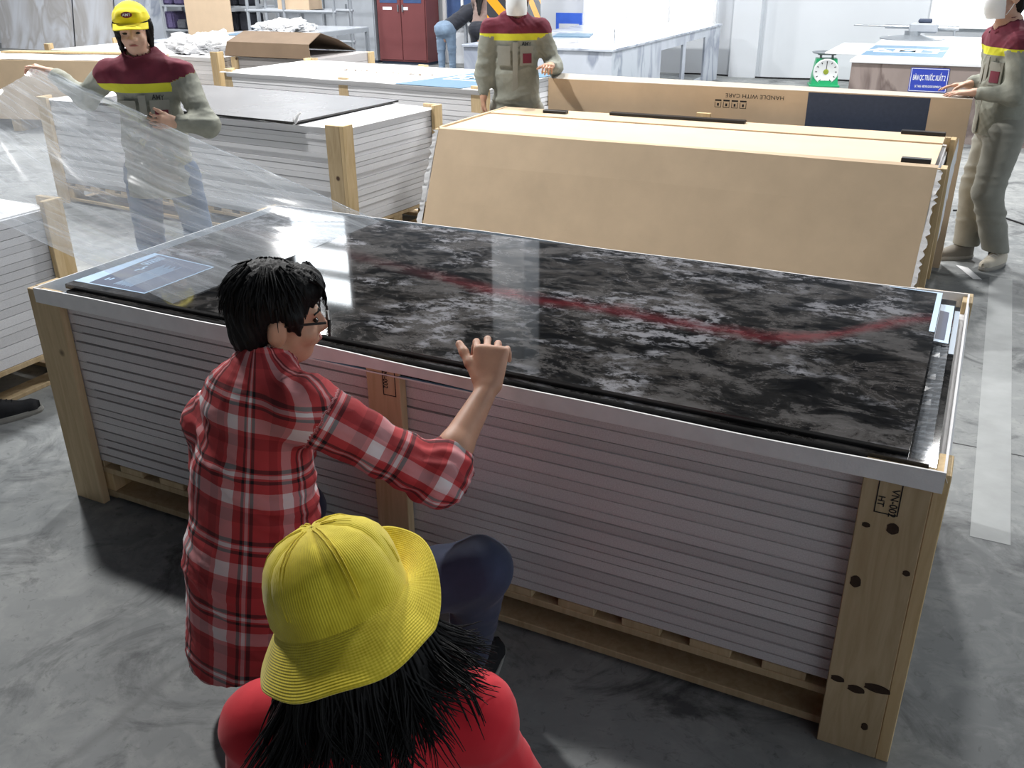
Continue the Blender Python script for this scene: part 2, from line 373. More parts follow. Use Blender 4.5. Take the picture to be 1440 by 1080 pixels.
stamp(A, LA/2+.02, -.0002, .755, .042, .085, [('VN-002', -.012, .01, .02)])
stamp(A, 1.5, .0355, .08, .04, .035, [])
knot = pmat('dark_knot', sr(58, 42, 30), .8, .3, 60)
for (x, z, a, b) in ((2.70, .50, .012, .017), (2.70, .655, .009, .007), (2.755, .66, .013, .015), (2.80, .555, .008, .008), (2.79, .215, .03, .013), (2.745, .195, .02, .012), (2.70, .21, .016, .010), (2.78, .09, .008, .012)):
    n = 12; v = [(x+a*math.cos(6.2832*i/n)*(1+.15*math.sin(3*i)), -.0006, z+b*math.sin(6.2832*i/n)) for i in range(n)]
    MB().add(v, [tuple(range(n))]).build('knot', knot, A)
# tray of white card, bowed along its front
def tray():
    k = MB(); n = 60; x0, x1, y0, y1 = .04, 2.835, -.006, 1.235; th = .005
    zb = lambda x: .7725+.016*math.exp(-((x-1.5)/.38)**2)+.006*math.exp(-((x-2.45)/.3)**2)
    zt = lambda x: .822+.004*math.sin(x*2.3)+.002*math.sin(x*7)
    for (ya, yb) in ((y0, y0+th), (y1-th, y1)):
        for i in range(n):
            xa, xb = x0+(x1-x0)*i/n, x0+(x1-x0)*(i+1)/n; w = .004*math.sin(xa*9) if ya < .5 else 0
            v = [(xa, ya, zb(xa)), (xb, ya, zb(xb)), (xb, yb, zb(xb)), (xa, yb, zb(xa)), (xa, ya, zt(xa)), (xb, ya, zt(xb)), (xb, yb, zt(xb)), (xa, yb, zt(xa))]
            k.add(v, [(0, 3, 2, 1), (4, 5, 6, 7), (0, 1, 5, 4), (2, 3, 7, 6)]+([(0, 4, 7, 3)] if i == 0 else [])+([(1, 2, 6, 5)] if i == n-1 else []))
    k.box(x0, x0+th, y0+th, y1-th, .7725, .824); k.box(x1-th, x1, y0+th, y1-th, .7725, .824)
    k.box(x0+th, x1-th, y0+th, y1-th, .7725, .7765)
    # folded rim along the front and right
    k.add([(x1-th, -.004, .824), (x1+.006, -.004, .80), (x1+.006, 1.22, .80), (x1-th, 1.22, .824)], [(0, 1, 2, 3)])
    return k
tag(tray().build('card_tray', [M['tray']]), 'shallow white cardboard tray holding the dark stone panels', 'tray')
tag(box('blue_liner_sheet', .06, 2.0, .0, 1.2, .7766, .7782, M['tealprint']), 'blue printed liner sheet showing at the edge of the white tray', 'sheet')
def panel(name, x0, x1, y0, y1, z0, z1, topm, label):
    k = MB(); k.box(x0, x1, y0, y1, z0, z1)
    k.m = [0, 1, 0, 0, 0, 0]
    return tag(k.build(name, [M['blackedge'], topm]), label, 'panel', 'dark stone panels on the front crate')
zz = .7784; th = .0155
P4 = panel('stone_panel', .18, 2.80, .006, 1.12, zz, zz+th, M['stone'], 'dark stone panel, lowest of the four in the white tray')
P3 = panel('stone_panel', .165, 2.815, .012, 1.13, zz+th, zz+2*th, M['stone'], 'dark stone panel, third down in the white tray')
P2 = panel('stone_panel', .172, 2.80, .018, 1.145, zz+2*th, zz+3*th, M['stone'], 'dark stone panel, second down, sticking out at the right end')
ZP = zz+4*th
P1 = panel('stone_panel', .15, 2.757, .035, 1.155, zz+3*th, ZP, M['stone'], 'glossy black stone panel with a red vein, on top of the tray')
def flat(name, pts, z, mt, parent, th=.0006):
    n = len(pts); v = [(x, y, z) for x, y in pts]+[(x, y, z+th) for x, y in pts]
    return obj(name, mesh(name, v, [tuple(range(n, 2*n)), tuple(reversed(range(n)))]+[(i, (i+1) % n, n+(i+1) % n, n+i) for i in range(n)]), mt, parent)
lb = flat('label_sheet', [(.152, .07), (.468, .075), (.474, .385), (.155, .42)], ZP, M['labelblue'], P1); lb['label'] = 'blue printed product label'
flat('label_print', [(.215, .078), (.462, .081), (.467, .379), (.185, .408)], ZP+.0006, M['labelnavy'], lb, .0003)
k = MB(); zt = ZP+.0010
for i in range(13): k.box(.30+.006*i, .302+.006*i, .10+.004*(i % 3), .33-.01*(i % 4), zt, zt+.0002)
for (x, y) in ((.235, .12), (.25, .125), (.25, .235), (.258, .25), (.25, .27)): k.box(x, x+.008, y, y+.022, zt, zt+.0002)
k.box(.21, .214, .30, .385, zt, zt+.0002); k.box(.24, .244, .30, .385, zt, zt+.0002); k.box(.214, .24, .30, .304, zt, zt+.0002); k.box(.214, .24, .381, .385, zt, zt+.0002)
for i in range(5): k.box(.219, .235, .31+i*.014, .318+i*.014, zt, zt+.0002)
k.build('label_lines', M['labelblue'], lb)
flat('label_edge', [(2.742, .79), (2.757, .79), (2.757, 1.155), (2.60, 1.155), (2.60, 1.15), (2.742, 1.146)], ZP, M['labelblue'], P1)
z2 = zz+3*th
l2 = flat('label_sheet', [(2.758, .76), (2.797, .755), (2.797, 1.09), (2.758, 1.09)], z2, M['labelblue'], P2)
flat('label_print', [(2.760, .78), (2.786, .775), (2.786, 1.02), (2.760, 1.03)], z2+.0006, M['labelnavy'], l2, .0003)
flat('label_sheet', [(2.801, .72), (2.815, .72), (2.815, 1.09), (2.801, 1.09)], zz+2*th, M['labelblue'], P3)
k = MB(); rd = random.Random(4)                                             # crumpled clear wrap on the lower panels
for i in range(26):
    y = .03+.68*i/26
    for j in range(2):
        x = 2.762+.018*j; k.add([(x, y, z2+.0004+.004*rd.random()), (x+.02, y, z2+.0004+.006*rd.random()), (x+.018, y+.035, z2+.0004+.006*rd.random()), (x, y+.03, z2+.0004+.003*rd.random())], [(0, 1, 2, 3)])
k.build('protective_wrap', M['wrap'], P2)
# ---------------------------------------------------------------- crate behind it, open cardboard cover
B0 = (-.3, 3.16); HB = .838
B = crate('pine crate with an open tan cardboard cover behind the front crate', B0, 0, 2.96, .98, HB, 'pallet crates', .1)
box('edge_post', 1.4, 1.49, -.001+.98, 1.01, .1, .885, M['woodk'], B)
stack('in the cardboard covered crate', 'boards in the cardboard covered crate', B, .04, 2.92, .04, .94, .164, .80, 14, 5, M['cartonw'], .006)
cv = thing('cardboard_cover', 'large tan cardboard cover with its long flap folded down in front', 'cardboard', (0, 0, 0))
def sheet(path, x0, x1, th, name, mt, parent, wob=0.0, nx=24):
    k = MB(); v = []; n = len(path)
    for s in (0, th):
        for i in range(nx+1):
            x = x0[0]+(x1[0]-x0[0])*i/nx
            for j, (y, z) in enumerate(path):
                xx = (x0[0]+(x0[1]-x0[0])*j/(n-1))*(1-i/nx)+(x1[0]+(x1[1]-x1[0])*j/(n-1))*(i/nx)
                v.append((xx, y-s*.7+wob*math.sin(i*.55+j), z+s*.7+wob*.6*math.sin(i*.4+2*j)))
    f = []; q = (nx+1)*n
    for i in range(nx):
        for j in range(n-1):
            a = i*n+j; f.append((a, a+1, a+n+1, a+n)); f.append((q+a, q+a+n, q+a+n+1, q+a+1))
    for i in range(nx):
        a = i*n; f.append((a, a+n, q+a+n, q+a)); a = i*n+n-1; f.append((a, q+a, q+a+n, a+n))
    for j in range(n-1): f.append((j, q+j, q+j+1, j+1)); a = nx*n+j; f.append((a, a+1, q+a+1, q+a))
    return obj(name, mesh(name, v, f), mt, parent)
# flap: from the fold at the top down towards the front crate
sheet([(3.155, .853), (3.13, .845), (3.03, .66), (2.93, .45), (2.84, .26), (2.76, .06)], (-.25, -.22), (2.62, 2.60), .006, 'front_flap', M['card'], cv, .003)
box('top_panel', -.24, 2.60, 3.15, 3.80, .842, .848, M['cardin'], cv)
box('back_panel', -.24, 2.60, 3.80, 4.08, .842, .856, M['card'], cv)
rim = box('side_rim', -.262, -.245, 3.15, 4.08, .83, .858, M['card'], cv)
def torn(name, pts, w, parent, seed):
    rd = random.Random(seed); k = MB(); n = 40; L = []
    for i in range(n+1):
        t = i/n*(len(pts)-1); a = min(int(t), len(pts)-2); u = t-a
        L.append(Vector(pts[a]).lerp(Vector(pts[a+1]), u))
    v = []
    for p in L: v += [p, p+Vector((w*(.35+.65*rd.random()), -.004-.01*rd.random(), .003)), p+Vector((0, .004, 0))]
    f = []
    for i in range(n): a = 3*i; f += [(a, a+1, a+4, a+3), (a+1, a+2, a+5, a+4)]
    k.add(v, f); o = k.build(name, M['paper'], parent); o['label'] = 'torn white paper edge'; return o
torn('torn_paper', [(2.617, 3.12, .84), (2.612, 3.03, .66), (2.607, 2.92, .45), (2.603, 2.83, .26)], .035, cv, 1)
torn('torn_paper', [(-.247, 3.12, .84), (-.245, 3.03, .66), (-.240, 2.92, .45), (-.235, 2.83, .26)], -.035, cv, 2)
k = MB(); rd = random.Random(9); v = []; n = 24                              # ragged paper over the right end
for i in range(n+1):
    y = 3.2+.86*i/n; v += [(2.672, y, .85), (2.676+.006*rd.random(), y, .80-.10*rd.random()-.35*(1-i/n))]
k.add(v, [(2*i, 2*i+1, 2*i+3, 2*i+2) for i in range(n)]); k.build('end_paper', M['paper'], cv)['label'] = 'ragged white paper at the right end'
for (x, y, w) in ((2.44, 3.17, .14), (.10, 3.92, .17), (.55, 4.0, .9), (2.36, 4.02, .24)):
    tag(box('edge_protector', x, x+w, y, y+.05, .8565 if y > 3.8 else .8485, .876, M['black'], None, .003),
        {2.44: 'short black plastic corner strip at the front right of the pale cardboard', .10: 'short black plastic strip at the back left of the pale cardboard',
         .55: 'long black strip lying along the back edge of the pale cardboard', 2.36: 'black plastic strip at the back right of the pale cardboard'}[x], 'edge strip', 'black edge strips on the cardboard cover')
# long carton lid standing on its side, held by two workers
LD = thing('long_carton', 'long tan open carton with a navy rectangle, held upright by two workers', 'carton', (0, 0, 0))
y0 = 4.30; k = MB()
k.box(-.03, 2.70, y0, y0+.006, .02, 1.035); k.box(-.03, -.024, y0+.006, y0+.11, .02, 1.03); k.box(2.694, 2.70, y0+.006, y0+.11, .02, 1.03); k.box(-.03, 2.70, y0+.006, y0+.11, .0, .02)
k.build('carton_panel', M['card'], LD); M['cardgrey'] = pmat('greyed_card', sr(172, 166, 156), .7, .05, 5)
MB().add([(-.03, y0, 1.035), (2.70, y0, 1.035), (2.70, y0+.13, 1.040), (-.03, y0+.13, 1.058), (-.03, y0+.006, 1.029), (2.70, y0+.006, 1.029), (2.70, y0+.13, 1.034), (-.03, y0+.13, 1.052)],
         [(0, 1, 2, 3), (7, 6, 5, 4), (0, 4, 5, 1), (2, 6, 7, 3), (1, 5, 6, 2), (0, 3, 7, 4)]).build('carton_rim', M['cardgrey'], LD)
box('navy_print', 1.765, 2.475, y0-.001, y0, .35, 1.028, M['navy'], LD)
obj('print', text_me('HANDLE WITH CARE', .036, M['ink'], 0, 1.1), None, LD, (1.43, y0-.0008, .985), (math.pi/2, math.pi, 0))
k = MB()
for i in range(4):
    x = 1.175+i*.055; k.box(x, x+.042, y0-.0008, y0, .945, .955)
    for (a, b, c, d) in ((0, .042, .905, .908), (0, .003, .905, .94), (.039, .042, .905, .94)): k.box(x+a, x+b, y0-.0008, y0, c, d)
    k.box(x+.015, x+.027, y0-.0008, y0, .915, .932)
k.build('carton_symbols', M['ink'], LD)
# ---------------------------------------------------------------- white crate on the left in the middle distance
C = crate('pine crate of white boards behind the woman with the yellow cap', (-3.98, 3.17), -.067, 3.13, 1.12, .845, 'pallet crates', .12)
stack('in the crate behind the woman', 'boards in the crate behind the woman', C, .035, 3.095, .035, 1.085, .164, .815, 17, 11, M['cartonw'], .006, (.002, .004))
Cx = Matrix.Translation(C.location) @ Matrix.Rotation(-.067, 4, 'Z')
def place(o, root):
    o.matrix_world = Matrix.Translation(root.location) @ Matrix.Rotation(root.rotation_euler.z, 4, 'Z') @ o.matrix_basis; return o
def paper_top(root, x0, x1, y0, y1, z, h, label, mt, name='cover_sheet', seed=0, cat='sheet'):
    k = MB(); nx, ny = 40, 10; v = []
    for s in (0, 1):
        for i in range(nx+1):
            for j in range(ny+1):
                x = x0+(x1-x0)*i/nx; y = y0+(y1-y0)*j/ny
                v.append((x, y, z+(.004 if s else 0)+h*(.5+.5*math.sin(i*.5+seed+j*.35))*min(1, 4*i/nx, 4*(1-i/nx))))
    f = []; q = (nx+1)*(ny+1); w = ny+1
    for i in range(nx):
        for j in range(ny): a = i*w+j; f += [(a, a+1, a+w+1, a+w), (q+a, q+a+w, q+a+w+1, q+a+1)]
    for i in range(nx): a = i*w; f += [(a, a+w, q+a+w, q+a)]; a += ny; f += [(a, q+a, q+a+w, a+w)]
    for j in range(ny): f += [(j, q+j, q+j+1, j+1)]; a = nx*w+j; f += [(a, a+1, q+a+1, q+a)]
    o = obj(name, mesh(name, v, f), mt); place(o, root); return tag(o, label, cat)
paper_top(C, .03, 3.11, .03, 1.1, .816, .012, 'white cover sheet on the crate behind the woman', M['paper'])
grey_lam = pmat('grey_laminate', sr(122, 122, 124), .22, .1, 3)
k = MB(); k.box(.55, 2.72, -.005, 1.14, .834, .846); k.m = [0, 1, 0, 0, 0, 0]
tag(place(k.build('laminate_panel', [M['blackedge'], grey_lam]), C), 'grey laminate panel with a dark edge lying on the white crate', 'panel')
k = MB(); rd = random.Random(2)
k.tube([(2.70, .02, .83), (2.73, .01, .86), (2.74, .02, .885), (2.76, .03, .905)], [.012, .018, .012, .006], 6)
tag(place(k.build('plastic_wrap_twist', M['paper']), C), 'twisted scrap of white wrap on the white crate corner', 'wrap')
# ---------------------------------------------------------------- crate with the blue printed cover further back
D = crate('pine crate of white boards with a blue and white printed cover', (-3.97, 5.28), -.08, 3.03, 1.25, .85, 'pallet crates', .1)
stack('in the crate with the blue printed cover', 'boards in the crate with the blue printed cover', D, .03, 3.0, .0, 1.22, .164, .82, 14, 17, M['cartonw'], .008, (.004, .009))
cs = paper_top(D, -.02, 3.06, -.04, 1.24, .821, .005, 'white cover sheet with a blue printed end and logo, behind the white crate', M['paper'], 'printed_cover', 2)
pr = flat('blue_print', [(2.13, -.04), (2.83, -.04), (3.06, 1.0), (3.06, 1.24), (2.35, 1.24)], .8305, M['tealprint'], None, .001); pr.parent = cs
k = MB()
for (a, b, c, d) in ((2.32, 2.78, .42, .46), (2.32, 2.78, .74, .78), (2.32, 2.36, .46, .74), (2.74, 2.78, .46, .74)): k.box(a, b, c, d, .8317, .8322)
k.build('logo_frame', M['paper'], cs)
obj('logo_print', text_me('AMY', .24, M['paper'], .004), None, cs, (2.55, .60, .8323))
obj('printed_line', text_me('AMY GRUPO', .2, M['greyink']), None, cs, (1.5, .62, .8305))
# ---------------------------------------------------------------- crate at the left edge
E_ = crate('pine crate of white boards cut off by the left edge of the picture', (-3.78, -.42), 0, 2.9, 1.29, .845, 'pallet crates', .11, False)
stack('in the crate at the left edge', 'boards in the crate at the left edge', E_, .04, 2.862, .04, 1.25, .164, .80, 16, 23, M['cartonw'], .004, (.0015, .003))
paper_top(E_, .02, 2.84, .03, 1.26, .801, .004, 'white lid sheet on the crate at the left edge', M['tray'], 'lid_sheet', 1)
# ---------------------------------------------------------------- crates further left
Fm = thing('carton_crate', 'long tan cardboard crate at the far left, white sheet on top', 'crate', (-8.9, 5.05, 0), .24, 'pallet crates')
box('carton_body', 0, 3.1, 0, .9, .14, .80, M['card'], Fm)
for x in (0.02, 1.45, 2.95): box('skid', x, x+.12, .02, .88, 0, .14, M['wood'], Fm)
ft = MB().add([(.05, .85, .82), (.75, .87, .82), (.68, 1.0, .98), (.05, 1.0, .98), (.05, .855, .815), (.75, .875, .815), (.68, 1.005, .975), (.05, 1.005, .975)], [(0, 1, 2, 3), (7, 6, 5, 4), (0, 4, 5, 1), (1, 5, 6, 2), (2, 6, 7, 3), (3, 7, 4, 0)]).build('raised_flap', M['cardbrown'], Fm)
paper_top(Fm, .0, 3.1, .02, .88, .801, .006, 'white sheet on the long cardboard crate at the far left', M['paper'], 'cover_sheet', 3)
k = MB(); k.box(1.0, 3.0, .62, .78, .815, .835); tag(place(k.build('plank_bundle', M['woodk']), Fm), 'flat pale strip lying on the white sheet at the far left', 'strip')
G = crate('pine crate of white boards right behind the woman in the yellow cap', (-8.35, 6.72), -.03, 3.05, 1.2, .85, 'pallet crates', .09, False)
stack('in the crate topped with crumpled plastic', 'boards in the crate topped with crumpled plastic', G, .04, 3.0, .04, 1.16, .164, .78, 12, 29, M['cartonw'], .004)
def heap(name, c, r, seed, label, mt, parent=None, cat='plastic'):
    bm = bmesh.new(); bmesh.ops.create_icosphere(bm, subdivisions=5, radius=1)
    for v in bm.verts:
        p = v.co.copy(); d = .75+.30*noise.noise(p*2.2+Vector((seed, 0, 0)))+.20*abs(noise.noise(p*6+Vector((seed, 3, 0))))+.16*abs(noise.noise(p*13+Vector((seed, 7, 0))))
        v.co = Vector((p.x*r[0]*d, p.y*r[1]*d, max(p.z, 0)*r[2]*d))
    me = bpy.data.meshes.new(name); bm.to_mesh(me); bm.free()
    return tag(obj(name, me, mt, parent, c), label, cat)
plast = NT('crumpled_plastic'); plast.set(sr(225, 226, 228), .25, **{'Transmission Weight': .15}); M['plastic'] = plast.mt
heap('plastic_heap', (-6.05, 7.2, .781), (.75, .42, .26), 1, 'heap of crumpled clear plastic on the crate behind the woman', M['plastic'])
sheet([(6.75, .80), (6.8, .95), (7.1, 1.05), (7.5, .95), (7.9, .80)], (-5.3, -5.25), (-4.05, -4.25), .008, 'x', M['cardbrown'], None).name = 'cardboard_sheet'
bs = bpy.data.objects['cardboard_sheet']; tag(bs, 'dark brown cardboard sheet arched behind the blue printed cover', 'cardboard')
Hc = crate('low pine crate under the dark brown cardboard sheet', (-5.22, 6.75), 0, 1.2, 1.2, .79, 'pallet crates', .09, False)
stack('under the dark brown cardboard sheet', 'boards under the brown cardboard sheet', Hc, .04, 1.16, .04, 1.16, .164, .79, 8, 31, M['carton'], .004)
# ---------------------------------------------------------------- background furniture
def leg_table(name, label, x0, x1, y0, y1, z, mt, top, cat='table', shelf=None, n=2):
    t = thing(name, label, cat, (x0, y0, 0)); L, Wd = x1-x0, y1-y0
    box('table_top', 0, L, 0, Wd, z-.012, z, top, t)
    k = MB()
    for (a, b, c, d) in ((0, L, 0, .05), (0, L, Wd-.05, Wd), (0, .05, .05, Wd-.05), (L-.05, L, .05, Wd-.05)): k.box(a, b, c, d, z-.075, z-.012)
    k.build('frame', mt, t)
    for i in range(n):
        for (x) in (0, L-.05): box('leg', x, x+.05, (Wd-.05)*i/(n-1), (Wd-.05)*i/(n-1)+.05, 0, z-.075, mt, t)
    if shelf: box('lower_shelf', .05, L-.05, .05, Wd-.05, shelf, shelf+.02, mt, t)
    return t
leg_table('steel_table', 'long grey steel table strewn with film, left background', -8.0, -6.62, 7.95, 11.6, .80, M['steelpaint'], pmat('glossy_steel_top', sr(190, 196, 204), .15, .08, 2), 'table', .3, 3)
heap('plastic_heap', (-7.3, 10.3, .80), (.45, .7, .20), 4, 'heap of crumpled white plastic on the steel table', M['plastic'])
for i, (x, y, w, l, c) in enumerate(((-7.8, 8.1, .9, 1.1, 'paper'), (-7.2, 8.9, .5, .7, 'cardin'), (-7.7, 9.3, .45, .6, 'tealprint'))):
    tag(box('film_sheet', x, x+w, y, y+l, .8005+.002*i, .802+.002*i, M[c]), ['large white film sheet at the near end of the steel table', 'pale sheet on the steel table', 'blue tinted sheet on the steel table'][i], 'sheet', 'sheets on the steel table')
t = thing('plastic_stool', 'bright blue plastic stool beneath the steel table', 'stool', (-8.1, 10.0, 0))
box('seat', -.2, .2, -.2, .2, .58, .62, M['bluep'], t, .01)
for (x, y) in ((-.19, -.19), (.14, -.19), (-.19, .14), (.14, .14)): box('leg', x, x+.05, y, y+.05, 0, .58, M['bluep'], t)
rk = thing('pipe_rack', 'grey steel pipe rack standing in front of the grey cabinets', 'rack', (-9.7, 12.2, 0))
for x in (0, .85, 1.95):
    for y in (0, .5): MB().tube([(x, y, 0), (x, y, 1.6)], .03, 8).build('upright', M['steelpaint'], rk)
for z in (.45, .98, 1.5):
    for y in (0, .5): MB().tube([(-.05, y, z), (2.0, y, z)], .028, 8).build('rail', M['steelpaint'], rk)
tag(box('cardboard_box', -9.0, -8.3, 12.22, 12.6, 1.01, 1.3, M['cardin']), 'pale cardboard box on the pipe rack', 'box')
tag(MB().tube([(-8.6, 11.7, .33), (-6.95, 11.9, .42)], .05, 10).build('film_roll', M['labelblue']), 'pale blue roll lying behind the steel table', 'roll')
bpy.data.objects['film_roll'].location.z = -.28
sh = thing('shelving_unit', 'dark steel shelving unit with goods, behind the woman in the yellow cap', 'shelf', (-12.3, 12.6, 0))
for x in (0, 1.2, 2.45):
    for y in (0, .55): box('upright', x, x+.05, y, y+.05, 0, 2.2, M['steelpaint'], sh)
for z in (.12, .55, 1.0, 1.5, 2.0): box('shelf_board', .05, 2.45, .0, .6, z, z+.03, M['steelpaint'], sh)
rd = random.Random(12); gm = [pmat('goods_%s' % n, c, .5, .3, 30) for n, c in (('grey', sr(90, 92, 100)), ('dark', sr(50, 52, 60)), ('pale', sr(190, 192, 198)), ('violet', sr(92, 84, 120)))]
names = ['dark', 'grey', 'pale', 'violet']
for si, z in enumerate((.15, .58, 1.03)):
    for i in range(7):
        x = -12.2+i*.33; w = rd.uniform(.2, .29); h = rd.uniform(.16, .36); g = rd.randrange(4)
        bm = bmesh.new(); bmesh.ops.create_cube(bm, size=1)
        for v in bm.verts: v.co = Vector((v.co.x*w, v.co.y*.4, (v.co.z+.5)*h))
        bmesh.ops.bevel(bm, geom=bm.edges[:], offset=.03, segments=2, affect='EDGES'); me = bpy.data.meshes.new('bundle'); bm.to_mesh(me); bm.free()
        tag(obj('wrapped_bundle', me, gm[g], None, (x, 12.87, z)), 'wrapped bundle on the %s shelf, %s from the left' % (['bottom', 'middle', 'upper'][si], ['first', 'second', 'third', 'fourth', 'fifth', 'sixth', 'last'][i]), 'bundle', 'bundles on the shelving unit')
tag(box('cardboard_sheet', -11.5, -10.35, 12.46, 12.48, .0, 1.7, M['cardin']), 'tan cardboard sheet propped against the shelving unit', 'cardboard')
def cabinet(label, x0, x1, y, h, mt, glass, name='steel_cabinet'):
    t = thing(name, label, 'cabinet', (x0, y, 0)); L = x1-x0
    box('body', 0, L, .0, .45, .05, h, mt, t); box('plinth', .02, L-.02, .03, .43, 0, .05, M['dark'], t)
    for i in range(2):
        a = .02+i*(L/2-.01); b = a+L/2-.03
        d = box('door', a, b, -.02, 0, .08, h-.03, mt, t, .004)
        hx = (b-a)-.05 if i == 0 else .03
        g = box('handle', 0, .02, 0, .03, 0, .12, M['steel'], d); g.location = (hx, -.03, .85)
        if glass:
            g = box('glass_pane', 0, b-a-.12, 0, .004, 0, .7, M['glassdark'], d); g.location = (.06, -.004, 1.0)
            g = box('name_strip', 0, .2 if i == 0 else .12, 0, .003, 0, .05, M['signw'], d); g.location = (.12 if i == 0 else .03, -.003, .88)
    return t
cabinet('grey steel cabinet left of the red cabinet', -9.0, -7.86, 13.6, 1.95, M['steelpaint'], False)
cabinet('grey steel cabinet further left, partly behind the pipe rack', -10.2, -9.05, 13.6, 1.95, M['steelpaint'], False)
cabinet('dull red steel cabinet with glass in its doors', -7.79, -6.72, 13.6, 1.95, M['red'], True)
# pillar with hazard stripes
hz = NT('hazard_stripes'); tc = hz.n('ShaderNodeTexCoord'); sp = hz.n('ShaderNodeSeparateXYZ'); hz.l(tc.outputs['Object'], sp.inputs[0])
q = hz.math('FRACT', hz.math('MULTIPLY', hz.math('ADD', hz.math('ADD', sp.outputs[0], sp.outputs[1]), sp.outputs[2]), 2.6))
M['hazard'] = hz.set(hz.ramp(q, [(0, sr(245, 165, 30)), (.5, sr(58, 60, 66))], 'CONSTANT'), .5)
co = struct(box('trim_3', -4.22, -3.62, 11.3, 11.9, 0, 8.2, M['wall'])); co['label'] = 'square white hall column'
hb = box('hazard_wrap', -.006, .606, -.006, .606, .85, 1.75, M['hazard']); hb.parent = co
# marble clad counter
ct = thing('marble_counter', 'white marble clad counter with openings in its side panel', 'counter', (-3.2, 8.72, 0)); L, Wd = 1.98, 4.85
box('front_panel', 0, L, 0, .03, 0, .81, M['marble'], ct)
box('counter_top', -.02, L+.02, -.02, Wd+.02, .81, .84, M['marble'], ct, .004)
k = MB(); ops = [(.15, .42, .05, .45), (1.85, 2.85, .12, .68), (3.0, 4.0, .12, .70)]; ys = 0.03
for (a, b, c, d) in ops: k.box(L-.03, L, ys, a, 0, .81); k.box(L-.03, L, a, b, 0, c); k.box(L-.03, L, a, b, d, .81); ys = b
k.box(L-.03, L, ys, Wd, 0, .81); k.build('side_panel', M['marble'], ct)
box('inner_back', .3, .33, .03, Wd, 0, .81, M['dark'], ct)  # dark sheet stands for the shade inside the counter openings
for i, (x, y, w, l, rz) in enumerate(((-2.95, 8.95, .5, .9, .1), (-2.4, 9.0, .35, .6, -.15), (-2.0, 9.5, .3, .5, .05), (-2.6, 10.1, .5, .6, .3), (-1.8, 9.0, .25, .3, .2))):
    o = obj('sample_sheet', box_me(w, l, .012, [M['paper'], M['marble2'], M['paper'], M['tealprint'], M['paper']][i]), None, None, (x, y, .84), (0, 0, rz))
    tag(o, ['large white sample sheet at the left of the marble counter', 'grey sample tile on the marble counter', 'white sample tile in the middle of the marble counter', 'blue sample sheet further back on the marble counter', 'small white tile at the front corner of the marble counter'][i], 'sample', 'sample sheets on the marble counter')
tag(MB().tube([(-1.45, 9.4, .84), (-1.45, 9.4, 1.02)], .006).tube([(-1.5, 9.4, .99), (-1.40, 9.4, .99)], .004).build('wire_stand', M['steel']), 'thin wire stand on the marble counter', 'stand')
t = thing('plastic_chair', 'blue plastic chair behind the marble counter', 'chair', (-3.78, 13.2, 0))
box('seat', -.22, .22, -.22, .22, .42, .45, M['bluep'], t, .01)
k = MB(); k.box(-.24, .24, .2, .23, .80, .97); k.box(-.24, -.19, .2, .23, .45, .80); k.box(.19, .24, .2, .23, .45, .80); k.build('backrest', M['bluep'], t)
for (x, y) in ((-.21, -.21), (.17, -.21), (-.21, .17), (.17, .17)): box('leg', x, x+.04, y, y+.04, 0, .42, M['bluep'], t)
# inspection table with the blue sign
it = thing('inspection_table', 'white topped table clad in brown stone sheet, carrying the blue sign', 'table', (1.42, 8.95, 0))
box('front_panel', 0, 3.0, 0, .03, 0, .77, M['stonebrown'], it); box('side_panel', 0, .03, .03, 3.5, 0, .77, M['stonebrown'], it)
box('table_top', -.02, 3.02, -.02, 3.6, .77, .80, M['white'], it, .004)
sg = thing('sign_plate', 'blue sign plate with white Vietnamese lettering on the brown table front', 'sign', (2.205, 8.948, .625))
box('plate', -.185, .185, -.006, 0, -.12, .12, M['sign'], sg, .003)
k = MB()
for (a, b, c, d) in ((-.178, .178, .108, .113), (-.178, .178, -.113, -.108), (-.178, -.173, -.108, .108), (.173, .178, -.108, .108)): k.box(a, b, -.0068, -.006, c, d)
k.build('sign_border', M['signw'], sg)
obj('sign_lettering', text_me('BÀN QC TRƯỚC XUẤT 2', .072, M['signw'], .0015, .385), None, sg, (0, -.0072, .02), (math.pi/2, 0, 0))
obj('sign_lettering', text_me('QC TABLE - BEFORE GOODS SHIPMENT 2', .03, M['signw'], .0006, .46), None, sg, (0, -.0072, -.065), (math.pi/2, 0, 0))
tag(box('white_board', 1.05, 1.43, 9.5, 10.9, .8005, .815, M['white'], None, .002), 'white boxed board jutting out left of the inspection table', 'board')
ps = tag(box('printed_sheet', 1.45, 2.35, 9.1, 10.6, .8003, .83, M['paper'], None, .002), 'white sheet with a blue printed logo on the inspection table', 'sheet')
o = box('blue_print', 0, .82, 0, 1.35, 0, .002, M['tealprint'], ps); o.location = (.02, .05, .0297)
obj('logo_print', text_me('AMY', .42, M['paper'], .008), None, ps, (.43, .72, .0322))
k2 = MB()
for (a, b, c, d) in ((.1, .76, .48, .52), (.1, .76, .94, .98), (.1, .14, .52, .94), (.72, .76, .52, .94)): k2.box(a, b, c, d, .0319, .0324)
k2.build('logo_frame', M['paper'], ps)
tl = thing('cutting_tool', 'long grey hand tool lying at the back of the inspection table', 'tool', (1.75, 12.0, .80))
MB().tube([(-.75, 0, .16), (-.35, 0, .15)], .01).tube([(-.35, 0, .15), (.55, 0, .14)], .025).tube([(.5, 0, .14), (.5, 0, .05)], .012).build('shaft', M['steel'], tl)
box('motor_body', -.05, .3, -.08, .08, .08, .2, M['steelpaint'], tl, .02); box('grip', .05, .22, -.05, .05, .2, .25, M['dark'], tl, .015)
MB().lathe([(0, 0), (.4, .0), (.4, .015), (.1, .05), (.1, .1), (0, .1)], 24).build('base_disc', M['steel'], tl)
